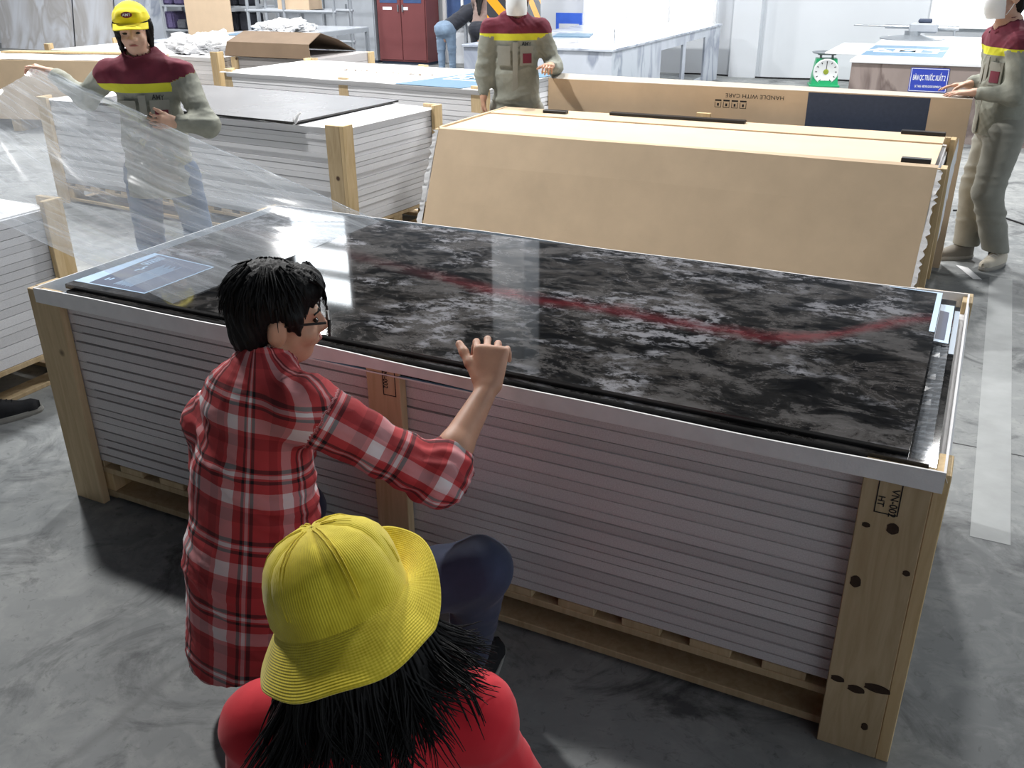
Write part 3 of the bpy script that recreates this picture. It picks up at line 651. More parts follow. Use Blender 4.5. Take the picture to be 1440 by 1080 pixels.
# spring scale with round dial
sc = thing('spring_scale', 'green spring scale with a round white dial, on the floor by the wall', 'scale', (.5, 13.35, 0), .25)
k = MB(); k.add([(-.2, -.16, 0), (.2, -.16, 0), (.2, .16, 0), (-.2, .16, 0), (-.15, -.1, .40), (.15, -.1, .40), (.15, .12, .40), (-.15, .12, .40)], [(0, 3, 2, 1), (4, 5, 6, 7), (0, 1, 5, 4), (1, 2, 6, 5), (2, 3, 7, 6), (3, 0, 4, 7)])
k.build('housing', M['green'], sc); box('foot_plate', -.22, .22, -.2, .18, 0, .03, M['green'], sc, .005)
dl = MB().lathe([(0, .012), (.165, .012), (.18, .02), (.185, 0), (.18, -.05), (0, -.05)], 32).build('dial', M['white'], sc, (0, -.15, .22), (math.pi/2+.12, 0, 0), True)
MB().lathe([(0, .022), (.035, .02), (.04, .012)], 16).build('dial_hub', pmat('olive_hub', sr(150, 165, 60), .5), dl)
k = MB()
for i in range(12): a = i*math.pi/6; k.box(-.006, .006, .13, .155, .0125, .014, 0, Matrix.Rotation(a, 4, 'Z'))
k.box(-.004, .004, -.02, .14, .015, .017); k.build('dial_marks', M['ink'], dl)
k = MB(); k.box(-.1, -.07, -.02, .02, .40, .47); k.box(.07, .1, -.02, .02, .40, .47); k.box(-.13, .13, -.03, .03, .445, .47); k.build('bracket', M['steel'], sc)
MB().lathe([(0, .0), (.2, .0), (.225, .02), (.22, .02), (.2, .006), (0, .006)], 28).build('weighing_pan', M['steel'], sc, (0, 0, .47), smooth=True)
# leaning marble slabs
for i, (x0, x1, mt) in enumerate(((-18.2, -15.76, 'marble2'), (-15.70, -14.47, 'marble2'), (-14.42, -12.9, 'marble'))):
    k = MB(); k.box(0, x1-x0, 0, .02, 0, 2.6); k.m = [0]*6
    o = k.build('marble_slab', M[mt], None, (x0, 13.2, 0), (-.16, 0, 0))
    tag(o, ['wide grey marble slab leaning at the far left', 'narrower grey marble slab between two leaning slabs', 'plain pale slab leaning nearest the shelving'][i], 'slab', 'marble slabs leaning at the back wall')
k = MB()
k.tube([(x, 14.0+.06*math.sin(x*3), .012) for x in np.linspace(-1.9, .9, 30)], .012, 6)
tag(k.build('wall_cable', M['black']), 'black cable along the foot of the back wall', 'cable')
k = MB(); k.tube([(2.7+.1*i, 5.9+.12*math.sin(i*.8)-.03*i, .006) for i in range(30)], .006, 6)
tag(k.build('floor_cable', M['black']), 'thin black cable on the floor beyond the man at the right', 'cable')
# dark shoe at the left edge
def shoe_parts(parent, M4, upper, sole, lace=None, L=.27):
    """sneaker, heel at origin, toe along +x"""
    n = 18; k = MB(); v = []; f = []; ns = 14
    for i in range(n+1):
        u = i/n; x = L*u; w = .034+.016*math.sin(min(1, u*1.25)*math.pi*.9)-(.018*max(0, (u-.85)/.15)**2); 
        if u < .12: w *= .55+.45*(u/.12)**.5
        if u > .93: w *= max(.35, 1-((u-.93)/.07)**2*.6)
        h = .085 if u < .3 else .085-.045*min(1, (u-.3)/.45)
        if u > .9: h *= 1-.35*((u-.9)/.1)
        for j in range(ns):
            a = math.pi*j/(ns-1); v.append(M4 @ Vector((x, math.cos(a)*w, .024+max(0, math.sin(a))**.75*h)))
    for i in range(n):
        for j in range(ns-1): a = i*ns+j; f.append((a, a+1, a+ns+1, a+ns))
    f.append(tuple(range(ns))); f.append(tuple(reversed(range(n*ns, n*ns+ns))))
    k.add(v, f); up = k.build('shoe_upper', upper, parent, smooth=True)
    k = MB(); v = []; f = []; m_ = 32
    for z, e in ((0, 1.0), (.012, 1.06), (.026, 1.03)):
        for q in range(m_):
            a = 2*math.pi*q/m_; ux = .5-.5*math.cos(a) if True else 0
            w = (.037+.014*math.sin(min(1, ux*1.2)*math.pi*.9))*abs(math.sin(a))**.6*(1 if math.sin(a) > 0 else -1)
            v.append(M4 @ Vector((L/2+(ux-.5)*L*1.03*e, w*e, z)))
    for r in range(2):
        for q in range(m_): f.append((r*m_+q, r*m_+(q+1) % m_, (r+1)*m_+(q+1) % m_, (r+1)*m_+q))
    f.append(tuple(reversed(range(m_)))); f.append(tuple(2*m_+q for q in range(m_)))
    k.add(v, f); k.build('sole', sole, parent)
    if lace:
        k = MB()
        for i in range(5):
            u = .34+.07*i; h = .024+.085-.045*min(1, (u-.3)/.45)+.003
            k.tube([M4 @ Vector((L*u, -.024, h-.012)), M4 @ Vector((L*u+.004, 0, h)), M4 @ Vector((L*u, .024, h-.012))], .0028, 5)
        k.build('laces', lace, parent)
M['darkcanvas'] = pmat('black_canvas', (.012, .013, .016), .85, .2, 60, .2, 200)
M['solegrey'] = pmat('grey_sole', sr(150, 150, 146), .7)
so = thing('canvas_shoe', 'black canvas shoe with a pale sole at the left edge of the picture', 'shoe', (-.88, .19, 0), 1.05)
shoe_parts(so, Matrix.Identity(4), M['darkcanvas'], M['solegrey'], M['darkcanvas'], .28)
# ---------------------------------------------------------------- people: bodies grown from blended limbs
def V3(*a): return np.array(a, dtype=np.float32)
def rc(a, b, ra, rb, n=None, fl=1.0): return ('c', V3(*a), V3(*b), ra, rb, None if n is None else V3(*n)/np.linalg.norm(n), fl)
def ks(prims, k): return [('ck',)+p[1:]+(k,) if p[0] == 'c' else p for p in prims]
def el(c, r, Rm=None): return ('e', V3(*c), V3(*r), np.eye(3, dtype=np.float32) if Rm is None else np.array(Rm, dtype=np.float32))
def pdist(pr, P):
    if pr[0][0] == 'c':
        _, a, b, ra, rb, n, fl = pr[:7]; ab = b-a; L2 = max(float(ab@ab), 1e-9)
        d = P-a; t = np.clip((d@ab)/L2, 0, 1); d = d-t[..., None]*ab
        r = ra+(rb-ra)*t
        if n is not None:
            s = d@n; d = d+(s*(1/fl-1))[..., None]*n
            return (np.sqrt((d*d).sum(-1))-r)*(.5+.5*fl)
        return np.sqrt((d*d).sum(-1))-r
    _, c, r, Rm = pr; q = (P-c)@Rm.T; k0 = np.sqrt(((q/r)**2).sum(-1)); k1 = np.sqrt(((q/(r*r))**2).sum(-1))+1e-9
    return k0*(k0-1)/k1
def pbox(pr, m):
    if pr[0][0] == 'c': r = max(pr[3], pr[4])+m; return np.minimum(pr[1], pr[2])-r, np.maximum(pr[1], pr[2])+r
    r = float(pr[2].max())+m; return pr[1]-r, pr[1]+r
def field(prims, res, k, cuts=(), holes=()):
    m = k*1.2+3*res; bb = [pbox(p, m) for p in prims]
    lo = np.min([b[0] for b in bb], 0); hi = np.max([b[1] for b in bb], 0); n = np.ceil((hi-lo)/res).astype(int)+1
    ax = [lo[i]+res*np.arange(n[i], dtype=np.float32) for i in range(3)]
    D = np.full(n, 9.0, np.float32)
    def sub(b0, b1):
        i0 = np.clip(np.floor((b0-lo)/res).astype(int), 0, n-1); i1 = np.clip(np.ceil((b1-lo)/res).astype(int)+1, 1, n)
        s = tuple(slice(i0[i], i1[i]) for i in range(3))
        return s, np.stack(np.meshgrid(*(ax[i][s[i]] for i in range(3)), indexing='ij'), -1)
    for p, b in zip(prims, bb):
        s, P = sub(*b); d = pdist(p, P); o = D[s]; kk = p[-1] if p[0] == 'ck' else k
        h = np.clip(kk-np.abs(o-d), 0, None)/kk; D[s] = np.minimum(o, d)-h*h*kk*.25
    for p in holes:
        s, P = sub(*pbox(p, m)); D[s] = np.maximum(D[s], -pdist(p, P))
    for (pt, nn) in cuts:
        pt, nn = V3(*pt), V3(*nn)/np.linalg.norm(nn)
        pl = (ax[0][:, None, None]-pt[0])*nn[0]+(ax[1][None, :, None]-pt[1])*nn[1]+(ax[2][None, None, :]-pt[2])*nn[2]
        D = np.maximum(D, pl)
    return D, lo
def nets(D, lo, res):
    sg = D < 0; nx, ny, nz = D.shape
    c = np.zeros((nx-1, ny-1, nz-1), np.int8)
    for i in (0, 1):
        for j in (0, 1):
            for k in (0, 1): c += sg[i:nx-1+i, j:ny-1+j, k:nz-1+k]
    act = (c > 0) & (c < 8); ids = np.full(act.shape, -1, np.int64); idx = np.argwhere(act); ids[act] = np.arange(len(idx))
    acc = np.zeros((len(idx), 3)); cnt = np.zeros(len(idx)); C = [(i, j, k) for i in (0, 1) for j in (0, 1) for k in (0, 1)]
    vals = {q: D[idx[:, 0]+q[0], idx[:, 1]+q[1], idx[:, 2]+q[2]] for q in C}
    for q in C:
        for a in range(3):
            if q[a] == 0:
                r = list(q); r[a] = 1; r = tuple(r); v0, v1 = vals[q], vals[r]; m = (v0 < 0) != (v1 < 0)
                t = np.where(m, v0/np.where(v0 == v1, 1, v0-v1), 0); p = np.tile(np.array(q, float), (len(idx), 1)); p[:, a] = t
                acc[m] += p[m]; cnt[m] += 1
    verts = lo+res*(idx+acc/cnt[:, None]); F = []
    for a in range(3):
        b, d = (a+1) % 3, (a+2) % 3
        s0 = [slice(None)]*3; s1 = [slice(None)]*3; s0[a] = slice(0, -1); s1[a] = slice(1, None)
        A, B = sg[tuple(s0)], sg[tuple(s1)]; e = np.argwhere(A != B)
        ok = (e[:, b] > 0) & (e[:, d] > 0) & (e[:, b] < D.shape[b]-1) & (e[:, d] < D.shape[d]-1); e = e[ok]; fl = A[tuple(e.T)]
        def g(db, dd): q = e.copy(); q[:, b] -= db; q[:, d] -= dd; return ids[tuple(q.T)]
        Q = np.stack([g(1, 1), g(0, 1), g(0, 0), g(1, 0)], 1); Q[~fl] = Q[~fl][:, ::-1]; F.append(Q)
    return verts, np.concatenate(F)
def vnorm(v, f):
    n = np.cross(v[f[:, 2]]-v[f[:, 0]], v[f[:, 3]]-v[f[:, 1]]); N = np.zeros_like(v)
    for i in range(4): np.add.at(N, f[:, i], n)
    return N/(np.linalg.norm(N, axis=1)[:, None]+1e-12)
def smooth(v, f, it):
    e = np.concatenate([f[:, [i, (i+1) % 4]] for i in range(4)])
    for _ in range(it):
        s = np.zeros_like(v); c = np.zeros(len(v)); np.add.at(s, e[:, 0], v[e[:, 1]]); np.add.at(s, e[:, 1], v[e[:, 0]]); np.add.at(c, e[:, 0], 1); np.add.at(c, e[:, 1], 1)
        v = .5*v+.5*s/c[:, None]
    return v
def organic(name, prims, mt, parent, res=.008, k=.03, cuts=(), holes=(), disp=None, uv=None, it=1):
    D, lo = field(prims, res, k, cuts, holes); v, f = nets(D, lo, res); v = smooth(v, f, it)
    if disp is not None: N = vnorm(v, f); v = v+N*disp(v, N)[:, None]
    me = bpy.data.meshes.new(name); me.from_pydata(v.tolist(), [], f.tolist()); me.polygons.foreach_set('use_smooth', [True]*len(f))
    if uv is not None:
        U = uv(v).astype(np.float32); l = me.uv_layers.new(name='UVMap'); l.data.foreach_set('uv', U[f.reshape(-1)].reshape(-1))
    me.update(); return obj(name, me, mt, parent)
def wrinkle(amp, fr=22, seed=0, axis=(0, 0, 1), aniso=2.0):
    rs = np.random.RandomState(seed); ks = rs.normal(size=(7, 3)); ks /= np.linalg.norm(ks, axis=1)[:, None]; a = np.array(axis); ph = rs.uniform(0, 6.28, 7); sc = fr*rs.uniform(.5, 1.5, 7)
    ks = ks+aniso*.5*a*np.sign(ks@a)[:, None]
    def f(v, N):
        w = .04*np.sin(v@(ks[0]*14)+1)[:, None]*np.ones((1, 3)); s = np.zeros(len(v))
        for i in range(7): s += 1-2*np.abs(np.sin((v+w)@(ks[i]*sc[i])+ph[i]))**.7
        return amp*s/4
    return f
class Frame:
    """local frame: x to the person's right, y the way they face, z up"""
    def __init__(s, o, fwd, up=(0, 0, 1)):
        f = Vector(fwd).normalized(); u = Vector(up).normalized(); r = f.cross(u).normalized(); u = r.cross(f)
        s.o = Vector(o); s.r, s.f, s.u = r, f, u; s.R = np.array([r, f, u])
        s.M = Matrix((r, f, u)).transposed().to_4x4(); s.M.translation = s.o
    def __call__(s, x, y, z): return tuple(s.o+s.r*x+s.f*y+s.u*z)
def head_prims(F, neck_to, s=1.0, nr=.054):
    p = [el(F(0, -.012*s, .032*s), (.073*s, .092*s, .085*s), F.R), el(F(0, .018*s, -.03*s), (.06*s, .070*s, .085*s), F.R), el(F(0, .042*s, -.082*s), (.036*s, .036*s, .026*s), F.R),
         rc(F(0, .086*s, .014*s), F(0, .103*s, -.020*s), .007*s, .0115*s), el(F(-.013*s, .092*s, -.024*s), (.009*s,)*3), el(F(.013*s, .092*s, -.024*s), (.009*s,)*3),
         rc(F(-.034*s, .072*s, .026*s), F(.034*s, .072*s, .026*s), .013*s, .013*s), el(F(-.036*s, .06*s, -.028*s), (.022*s,)*3), el(F(.036*s, .06*s, -.028*s), (.022*s,)*3),
         rc(F(-.014*s, .085*s, -.052*s), F(.014*s, .085*s, -.052*s), .0075*s, .0075*s), rc(F(0, -.025*s, -.05*s), neck_to, nr, nr*1.08)]
    for sx in (-1, 1):
        e = Frame(F(sx*.074*s, -.012*s, -.006*s), F.f-F.r*sx*.5*-1 if False else F.f, F.u)
        p += [el(e(sx*.004, 0, 0), (.011*s, .021*s, .034*s), e.R), rc(e(sx*.009, -.012*s, .018*s), e(sx*.009, -.014*s, -.01*s), .006*s, .006*s)]
    return p
def face_parts(parent, F, s=1.0, lips=True, brows=True):
    for sx in (-1, 1):
        k = MB(); bm = []
        c = Vector(F(sx*.031*s, .079*s, .006*s))
        e = MB().lathe([(0, -.5), (.35, -.36), (.5, 0), (.35, .36), (0, .5)], 10)
        v = [F.M.to_3x3() @ Vector((p[0]*.026*s, p[1]*.014*s, p[2]*.011*s))+c for p in e.v]
        MB().add(v, e.f).build('eye', M['eye'], parent, smooth=True)
        if brows: MB().tube([F(sx*.014*s, .089*s, .026*s), F(sx*.032*s, .086*s, .031*s), F(sx*.05*s, .073*s, .026*s)], [.003*s, .0042*s, .002*s], 6).build('eyebrow', M['hair'], parent)
    if lips: MB().tube([F(-.021*s, .087*s, -.053*s), F(-.008*s, .0945*s, -.0495*s), F(.008*s, .0945*s, -.0495*s), F(.021*s, .087*s, -.053*s)], [.002*s, .005*s, .005*s, .002*s], 8).build('lips', M['lips'], parent, smooth=True)
def finger(p0, d, curl_axis, lens, angs, r=.0085):
    """chain of phalanges from p0 along d, bending about curl_axis"""
    out = []; p = Vector(p0); d = Vector(d).normalized(); ax = Vector(curl_axis).normalized(); rr = r
    for L, a in zip(lens, angs):
        d = Matrix.Rotation(a, 3, ax) @ d; q = p+d*L; out.append(rc(p, q, rr, rr*.9)); p = q; rr *= .92
    return out
def hand_prims(wrist, palm_dir, back_n, thumb_side, curl=(.25, .5, .4), s=1.0, spread=.06, thumb=(.75, .3), rs=1.0):
    """palm_dir wrist->knuckles, back_n out of the back of the hand, thumb_side unit vector toward the thumb"""
    w = Vector(wrist); d = Vector(palm_dir).normalized(); t = Vector(thumb_side); t = (t-d*t.dot(d)).normalized(); b = d.cross(t).normalized()
    if b.dot(Vector(back_n)) < 0: b = -b
    ax = t if (Matrix.Rotation(.5, 3, t) @ d).dot(b) < 0 else -t          # positive angle curls toward the palm
    p = []
    for u in (-.027, -.009, .009, .027): p.append(rc(w+t*u*.6*s+d*.01*s, w+t*u*s+d*.085*s, .015*s*rs, .0125*s*rs))
    Ls = {.030: (.040, .024, .020), .010: (.044, .028, .021), -.010: (.040, .026, .020), -.029: (.032, .020, .018)}
    for i, (u, L) in enumerate(Ls.items()):
        base = w+t*u*s+d*(.088-.006*abs(i-1))*s
        p += finger(base, d+t*(u*spread/.03), ax, [l*s for l in L], curl, (.0086 if i < 3 else .0076)*s*rs)
    p = p[:4]+ks(p[4:], .0045)
    p += ks(finger(w+t*.026*s+d*.022*s, (d*thumb[1]+t*thumb[0]-b*.25), ax, [.040*s, .032*s, .026*s], (0, .12, .15), .0115*s*rs), .009)
    return p
def skin(name, col, var=.08):
    t = NT(name); v = t.coord(); n = t.noise(v, 25, 4)
    c = t.ramp(n, [(.3, tuple(x*(1-var) for x in col)), (.7, tuple(min(1, x*(1+var)) for x in col))]); t.bump(t.noise(v, 300, 2), .06, .001)
    return t.set(c, .5, **{'Subsurface Weight': .12, 'Subsurface Scale': .01})
M['skin'] = skin('warm_skin', sr(196, 150, 124)); M['skin2'] = skin('light_skin', sr(205, 165, 142))
M['eye'] = pmat('dark_eye', (.02, .015, .012), .25, .1, 20); M['lips'] = pmat('lip_skin', sr(168, 100, 92), .45, .08, 40)
def hair_mat():
    t = NT('black_hair'); v = t.coord(scale=(60, 60, 6)); n = t.noise(v, 3, 5, .6); t.bump(n, .5, .004)
    return t.set(t.ramp(n, [(.3, (.0035, .0035, .004)), (.75, (.011, .0105, .011))]), .5, **{'Specular IOR Level': .2})
M['hair'] = hair_mat()
def cloth(name, col, var=.12, sc=14, rough=.85):
    t = NT(name); v = t.coord(); n = t.noise(v, sc, 5, .6); w = t.noise(v, 420, 2)
    t.bump(w, .12, .001); t.b.inputs['Sheen Weight'].default_value = .15
    return t.set(t.ramp(n, [(.3, tuple(c*(1-var) for c in col)), (.7, tuple(min(1, c*(1+var)) for c in col))]), rough)
M['jeans'] = cloth('dark_blue_jeans', sr(48, 58, 84), .2); M['lightjeans'] = cloth('faded_jeans', sr(118, 140, 165), .2, 8); M['bluejeans'] = cloth('grey_blue_trousers', sr(70, 92, 122), .18)
M['redshirt'] = cloth('red_shirt', sr(206, 24, 42), .08, 8); M['grey'] = cloth('grey_workwear', sr(140, 140, 131), .08, 10); M['blacktop'] = cloth('black_top', sr(32, 36, 48), .15); M['browntop'] = cloth('brown_top', sr(132, 112, 106), .12)
M['sock'] = cloth('black_sock', (.01, .01, .011), .1); M['mask'] = cloth('white_mask', sr(226, 230, 232), .04); M['sneaker'] = pmat('off_white_leather', sr(196, 188, 172), .6, .06, 10); M['sneakersole'] = pmat('grey_rubber', sr(160, 156, 148), .7)
M['greysuede'] = pmat('grey_suede', sr(120, 116, 108), .8, .08, 10)
def jacket_mat():
    """grey work jacket: burgundy yoke, yellow band; UV.y is the height on the torso"""
    t = NT('work_jacket'); uv = t.n('ShaderNodeUVMap'); sp = t.n('ShaderNodeSeparateXYZ'); t.l(uv.outputs[0], sp.inputs[0]); v = t.coord()
    n = t.noise(v, 10, 5, .6); g = t.ramp(n, [(.3, sr(128, 130, 120)), (.7, sr(155, 157, 146))]); b = t.ramp(n, [(.3, sr(92, 28, 46)), (.7, sr(114, 38, 56))])
    h = sp.outputs[1]
    c = t.mix(t.math('GREATER_THAN', h, .60), g, sr(208, 208, 52)); c = t.mix(t.math('GREATER_THAN', h, .645), c, b)
    t.bump(t.noise(v, 420, 2), .12, .001)
    return t.set(c, .85)
M['jacket'] = jacket_mat()
def plaid_mat():
    t = NT('red_plaid'); uv = t.n('ShaderNodeUVMap'); sp = t.n('ShaderNodeSeparateXYZ'); t.l(uv.outputs[0], sp.inputs[0])
    R_, W_, K_, P_ = sr(205, 86, 90), sr(236, 232, 234), sr(30, 27, 34), sr(170, 60, 66)
    st = [(0, R_), (.17, P_), (.33, R_), (.40, W_), (.60, R_), (.72, K_), (.765, R_), (.79, W_), (.84, R_), (.86, K_), (.915, R_)]
    cols = []
    for ax in (0, 1):
        f = t.math('FRACT', t.math('MULTIPLY_ADD', sp.outputs[ax], 1/(.165 if ax == 0 else .175), 20.12 if ax == 0 else 20.5))
        cols.append(t.ramp(f, st, 'CONSTANT'))
    c = t.mix(.5, cols[0], cols[1]); c = t.mix(.5, c, t.mix(1.0, cols[0], cols[1], 'MULTIPLY'))
    v = t.coord(); t.bump(t.noise(v, 400, 2), .1, .001)
    return t.set(c, .85)
M['plaid'] = plaid_mat()
def seg_uv(v, a, b, n0):
    """(around, along) coordinates of points about the segment a-b"""
    a, b = np.array(a), np.array(b); d = b-a; L = np.linalg.norm(d); d = d/L; n0 = np.array(n0, float); n0 = n0-d*(n0@d); n0 /= np.linalg.norm(n0); n1 = np.cross(d, n0)
    q = v-a; t = q@d; r = q-t[:, None]*d
    return np.stack([np.arctan2(r@n1, r@n0), t], 1), np.linalg.norm(q-np.clip(t, 0, L)[:, None]*d, axis=1)
def strands(name, lines, r, mt, parent):
    k = MB()
    for L in lines: k.tube(L, [r*(1-.85*i/(len(L)-1)) for i in range(len(L))], 4, cap=False)
    return k.build(name, mt, parent, smooth=True)
def person(label, loc): return thing('person', label, 'person', loc)
def settle(t):
    for ch in t.children: ch.matrix_parent_inverse = Matrix.Translation(-t.location)
def mid(a, b, t=.5): return tuple(np.array(a)*(1-t)+np.array(b)*t)
def groove(F, amp=.004, n=46):
    def f(v, N):
        q = (v-np.array(F.o))@F.R.T; a = np.arctan2(q[:, 0], -q[:, 1]); e = q[:, 2]
        return amp*(np.sin(a*n+5*np.sin(e*30)+3*np.sin(a*5))*.6+.5*np.sin(a*19+e*25))
    return f
# ---- man in the plaid shirt, squatting and gripping the panel edge
pm = person('squatting man in a red plaid shirt and glasses, hand on the panel edge', (1.3, -.45, 0))
Ls, Rs = (1.165, -.385, .755), (1.515, -.43, .882); Nk = (1.37, -.39, .905); Pv = (1.34, -.50, .30)
Hm = Frame((1.372, -.325, 1.042), (.68, .72, -.10), (.06, -.04, 1))
Rel, Rwr = (1.775, -.305, .695), (1.792, -.078, .838); Lel, Lwr = (1.135, -.375, .48), (1.23, -.14, .55)
hd = hand_prims(Rwr, (-.16, .52, .72), (.35, -.75, .55), (-.88, -.35, .1), (.80, 1.05, .5), 1.14, .16, (.58, 1.0), 1.05)
body = head_prims(Hm, Nk, 1.02, .056)+[rc(Nk, (1.3, -.42, .75), .06, .10), rc((1.3, -.42, .75), Pv, .10, .11), rc(Nk, Rs, .05, .05), rc(Nk, Ls, .05, .05), rc(Rs, Rel, .045, .042),
        rc(Rel, mid(Rel, Rwr, .35), .043, .042), rc(mid(Rel, Rwr, .35), Rwr, .042, .026), rc(Ls, Lel, .045, .04), rc(Lel, Lwr, .04, .028), el(mid(Lwr, (1.28, -.07, .60), .6), (.045, .02, .03))]+hd
kn, an = (1.885, -.305, .475), (1.80, -.235, .11); knl, anl = (1.17, -.11, .34), (1.30, -.31, .1)
body += [rc(Pv, kn, .06, .045), rc(kn, an, .045, .035), rc(Pv, knl, .06, .045), rc(knl, anl, .045, .035)]
organic('body', body, M['skin'], pm, .0045, .014)
fw = (.19, .97, .12)
tor = [rc(Ls, Rs, .068, .074), rc((1.345, -.415, .81), (1.335, -.45, .62), .160, .178, fw, .70), rc((1.335, -.45, .62), (1.335, -.50, .42), .178, .184, fw, .74), rc((1.335, -.50, .42), (1.325, -.535, .19), .184, .185, fw, .78),
       rc((1.36, -.395, .86), (1.365, -.385, .945), .085, .068), rc(Nk, mid(Nk, Ls, .8), .075, .062), rc(Nk, mid(Nk, Rs, .8), .075, .062)]
slv = [rc(Rs, Rel, .078, .066), rc(Rel, mid(Rel, Rwr, .13), .066, .062), rc(mid(Rel, Rwr, .10), mid(Rel, Rwr, .17), .066, .064)]
slvL = [rc(Ls, Lel, .072, .066), rc(Lel, Lwr, .058, .045)]
def man_disp(v, N):
    w = wrinkle(.0055, 17, 3, (0, 0, 1), 2.5)(v, N)+wrinkle(.002, 40, 5, (0, 0, 1), 2)(v, N); P = v.astype(np.float32)
    t = np.exp(-(np.linalg.norm(v-np.array(Rel), axis=1)/.11)**2); d = np.array(Rwr)-np.array(Rel); d /= np.linalg.norm(d)
    s = np.exp(-(np.linalg.norm(v-np.array(mid(Rs, Rel, .75)), axis=1)/.13)**2); e = np.array(Rel)-np.array(Rs); e /= np.linalg.norm(e)
    return w+.005*t*np.sin(v@d*150+3*np.sin(v[:, 0]*30))+.005*s*np.sin(v@e*85+2*np.sin(v[:, 2]*24))
def man_uv(v):
    P = v.astype(np.float32); dt = np.min([pdist(p, P) for p in tor], 0)-.012; dr = np.min([pdist(p, P) for p in slv], 0); dl = np.min([pdist(p, P) for p in slvL], 0)
    ax = np.array([.05, .16, .985]); ax /= np.linalg.norm(ax); rt = np.array([.98, -.19, -.02]); fwd = np.cross(ax, rt)
    q = v-np.array([1.325, -.47, .5]); a = np.arctan2(q@rt, -(q@fwd)*1.4); U = np.stack([a*.175, q@ax], 1)
    s, _ = seg_uv(v, Rs, Rel, (.4, -.6, 1)); s = np.stack([s[:, 0]*.07+.03, s[:, 1]], 1)
    l, _ = seg_uv(v, Ls, Lel, (0, 1, 0)); l = np.stack([l[:, 0]*.07, l[:, 1]], 1)
    U = np.where((dr < dt)[:, None], s, U); U = np.where(((dl < dt) & (dl < dr))[:, None], l, U); return U
organic('shirt', tor+slv+slvL, M['plaid'], pm, .0065, .035, cuts=[((1.28, -.55, .18), (.22, .0, -1))], holes=[rc(mid(Nk, Hm.o, .1), Hm(0, -.03, -.05), .064, .060)], disp=man_disp, uv=man_uv)
k = []   # collar stand and leaf
cf = Frame(mid(Nk, Hm.o, .18), (.30, .94, -.05), (.02, .38, 1))
v = []; n = 28
for j, (r, z) in enumerate(((.066, .028), (.071, .030), (.080, -.005), (.090, -.028), (.084, -.028), (.073, .0), (.066, .0))):
    for i in range(n+1):
        a = math.pi*1.5+(i/n-.5)*5.3; v.append(cf(r*math.cos(a), r*math.sin(a)*1.0, z-.03*max(0, math.sin(a))))
f = [(j*(n+1)+i, j*(n+1)+i+1, (j+1)*(n+1)+i+1, (j+1)*(n+1)+i) for j in range(6) for i in range(n)]
co_ = obj('collar', mesh('collar', v, f, True), M['plaid'], pm); l = co_.data.uv_layers.new(name='UVMap')
for lp in co_.data.loops: i = lp.vertex_index; l.data[lp.index].uv = ((i % (n+1))*.0135, .06+.014*(i//(n+1)))
tr_ = [el(Pv, (.165, .14, .13)), rc((1.36, -.48, .27), kn, .108, .078), rc(kn, an, .074, .055), rc((1.21, -.46, .27), knl, .105, .075), rc(knl, anl, .07, .055)]
organic('trousers', tr_, M['jeans'], pm, .009, .03, cuts=[((1.3, -.45, .075), (0, 0, -1))], disp=wrinkle(.004, 24, 8, (.5, .5, .5), 1))
for (hx, hy) in ((1.80, -.33), (1.30, -.40)): shoe_parts(pm, Matrix.Translation((hx, hy, 0)) @ Matrix.Rotation(math.pi/2, 4, 'Z'), M['darkcanvas'], M['solegrey'], None, .27)
hp = [el(Hm(0, -.024, .050), (.087, .101, .092), Hm.R), el(Hm(0, -.062, -.018), (.074, .052, .078), Hm.R), el(Hm(0, .052, .083), (.064, .052, .042), Hm.R), rc(Hm(.077, .028, .03), Hm(.074, .034, -.008), .014, .007), rc(Hm(-.077, .028, .03), Hm(-.074, .034, -.008), .014, .007)]
organic('hair', hp, M['hair'], pm, .0055, .03, holes=[el(Hm(.10, -.002, -.016), (.036, .032, .042), Hm.R), el(Hm(-.10, -.006, -.012), (.035, .026, .036), Hm.R)], disp=groove(Hm, .004))
rd = random.Random(5); LN = []
for i in range(320):
    a = rd.uniform(0, 6.283); e = rd.uniform(.05, 1.2); x, y, z = math.cos(a)*math.cos(e), math.sin(a)*math.cos(e), math.sin(e)
    c0 = Vector((x*.086, -.024+y*.100, .050+z*.090)); tg = Vector((x, y, 0)).normalized()*math.sin(e)+Vector((0, 0, -math.cos(e)))
    tg = (tg+Vector((rd.uniform(-.5, .5), rd.uniform(-.2, .5), 0))*.6).normalized(); pts = []
    if y > .45 and e < .5: continue
    for j in range(4): q = c0+tg*(.018*j)+Vector((x, y, z))*(.005-.0025*j*(j-1)*.4); pts.append(Hm(*q))
    LN.append(pts)
for i in range(50):
    x = rd.uniform(-.065, .065); LN.append([Hm(x, .06+.02*rd.random(), .115), Hm(x*1.05, .092, .098), Hm(x*1.08+rd.uniform(-.01, .01), .100, .072), Hm(x*1.1+rd.uniform(-.012, .012), .098, .046+.012*rd.random())])
strands('hair_strands', LN, .0035, M['hair'], pm)
gl = bpy.data.objects.new('glasses', MB().tube([Hm(.081, -.01, .012), Hm(.082, .03, .016), Hm(.074, .098, .016)], .0032, 6).tube([Hm(-.081, -.01, .012), Hm(-.082, .03, .016), Hm(-.074, .098, .016)], .0032, 6)
      .tube([Hm(-.012, .112, .010), Hm(0, .115, .013), Hm(.012, .112, .010)], .0025, 6).me('glasses', [M['black']])); COL.objects.link(gl); gl.parent = pm
for sx in (-1, 1):
    P = [(.012, .020), (.070, .020), (.074, .0), (.066, -.020), (.020, -.020), (.010, -.004)]; pts = [Hm(sx*x, .114-.18*max(0, x-.03), z) for x, z in P]
    MB().tube(pts+[pts[0]], .003, 6).build('rim', M['black'], gl); lens = MB().add(pts, [tuple(range(6))]).build('lens', M['lens'], gl)
face_parts(pm, Hm, 1.02); settle(pm)
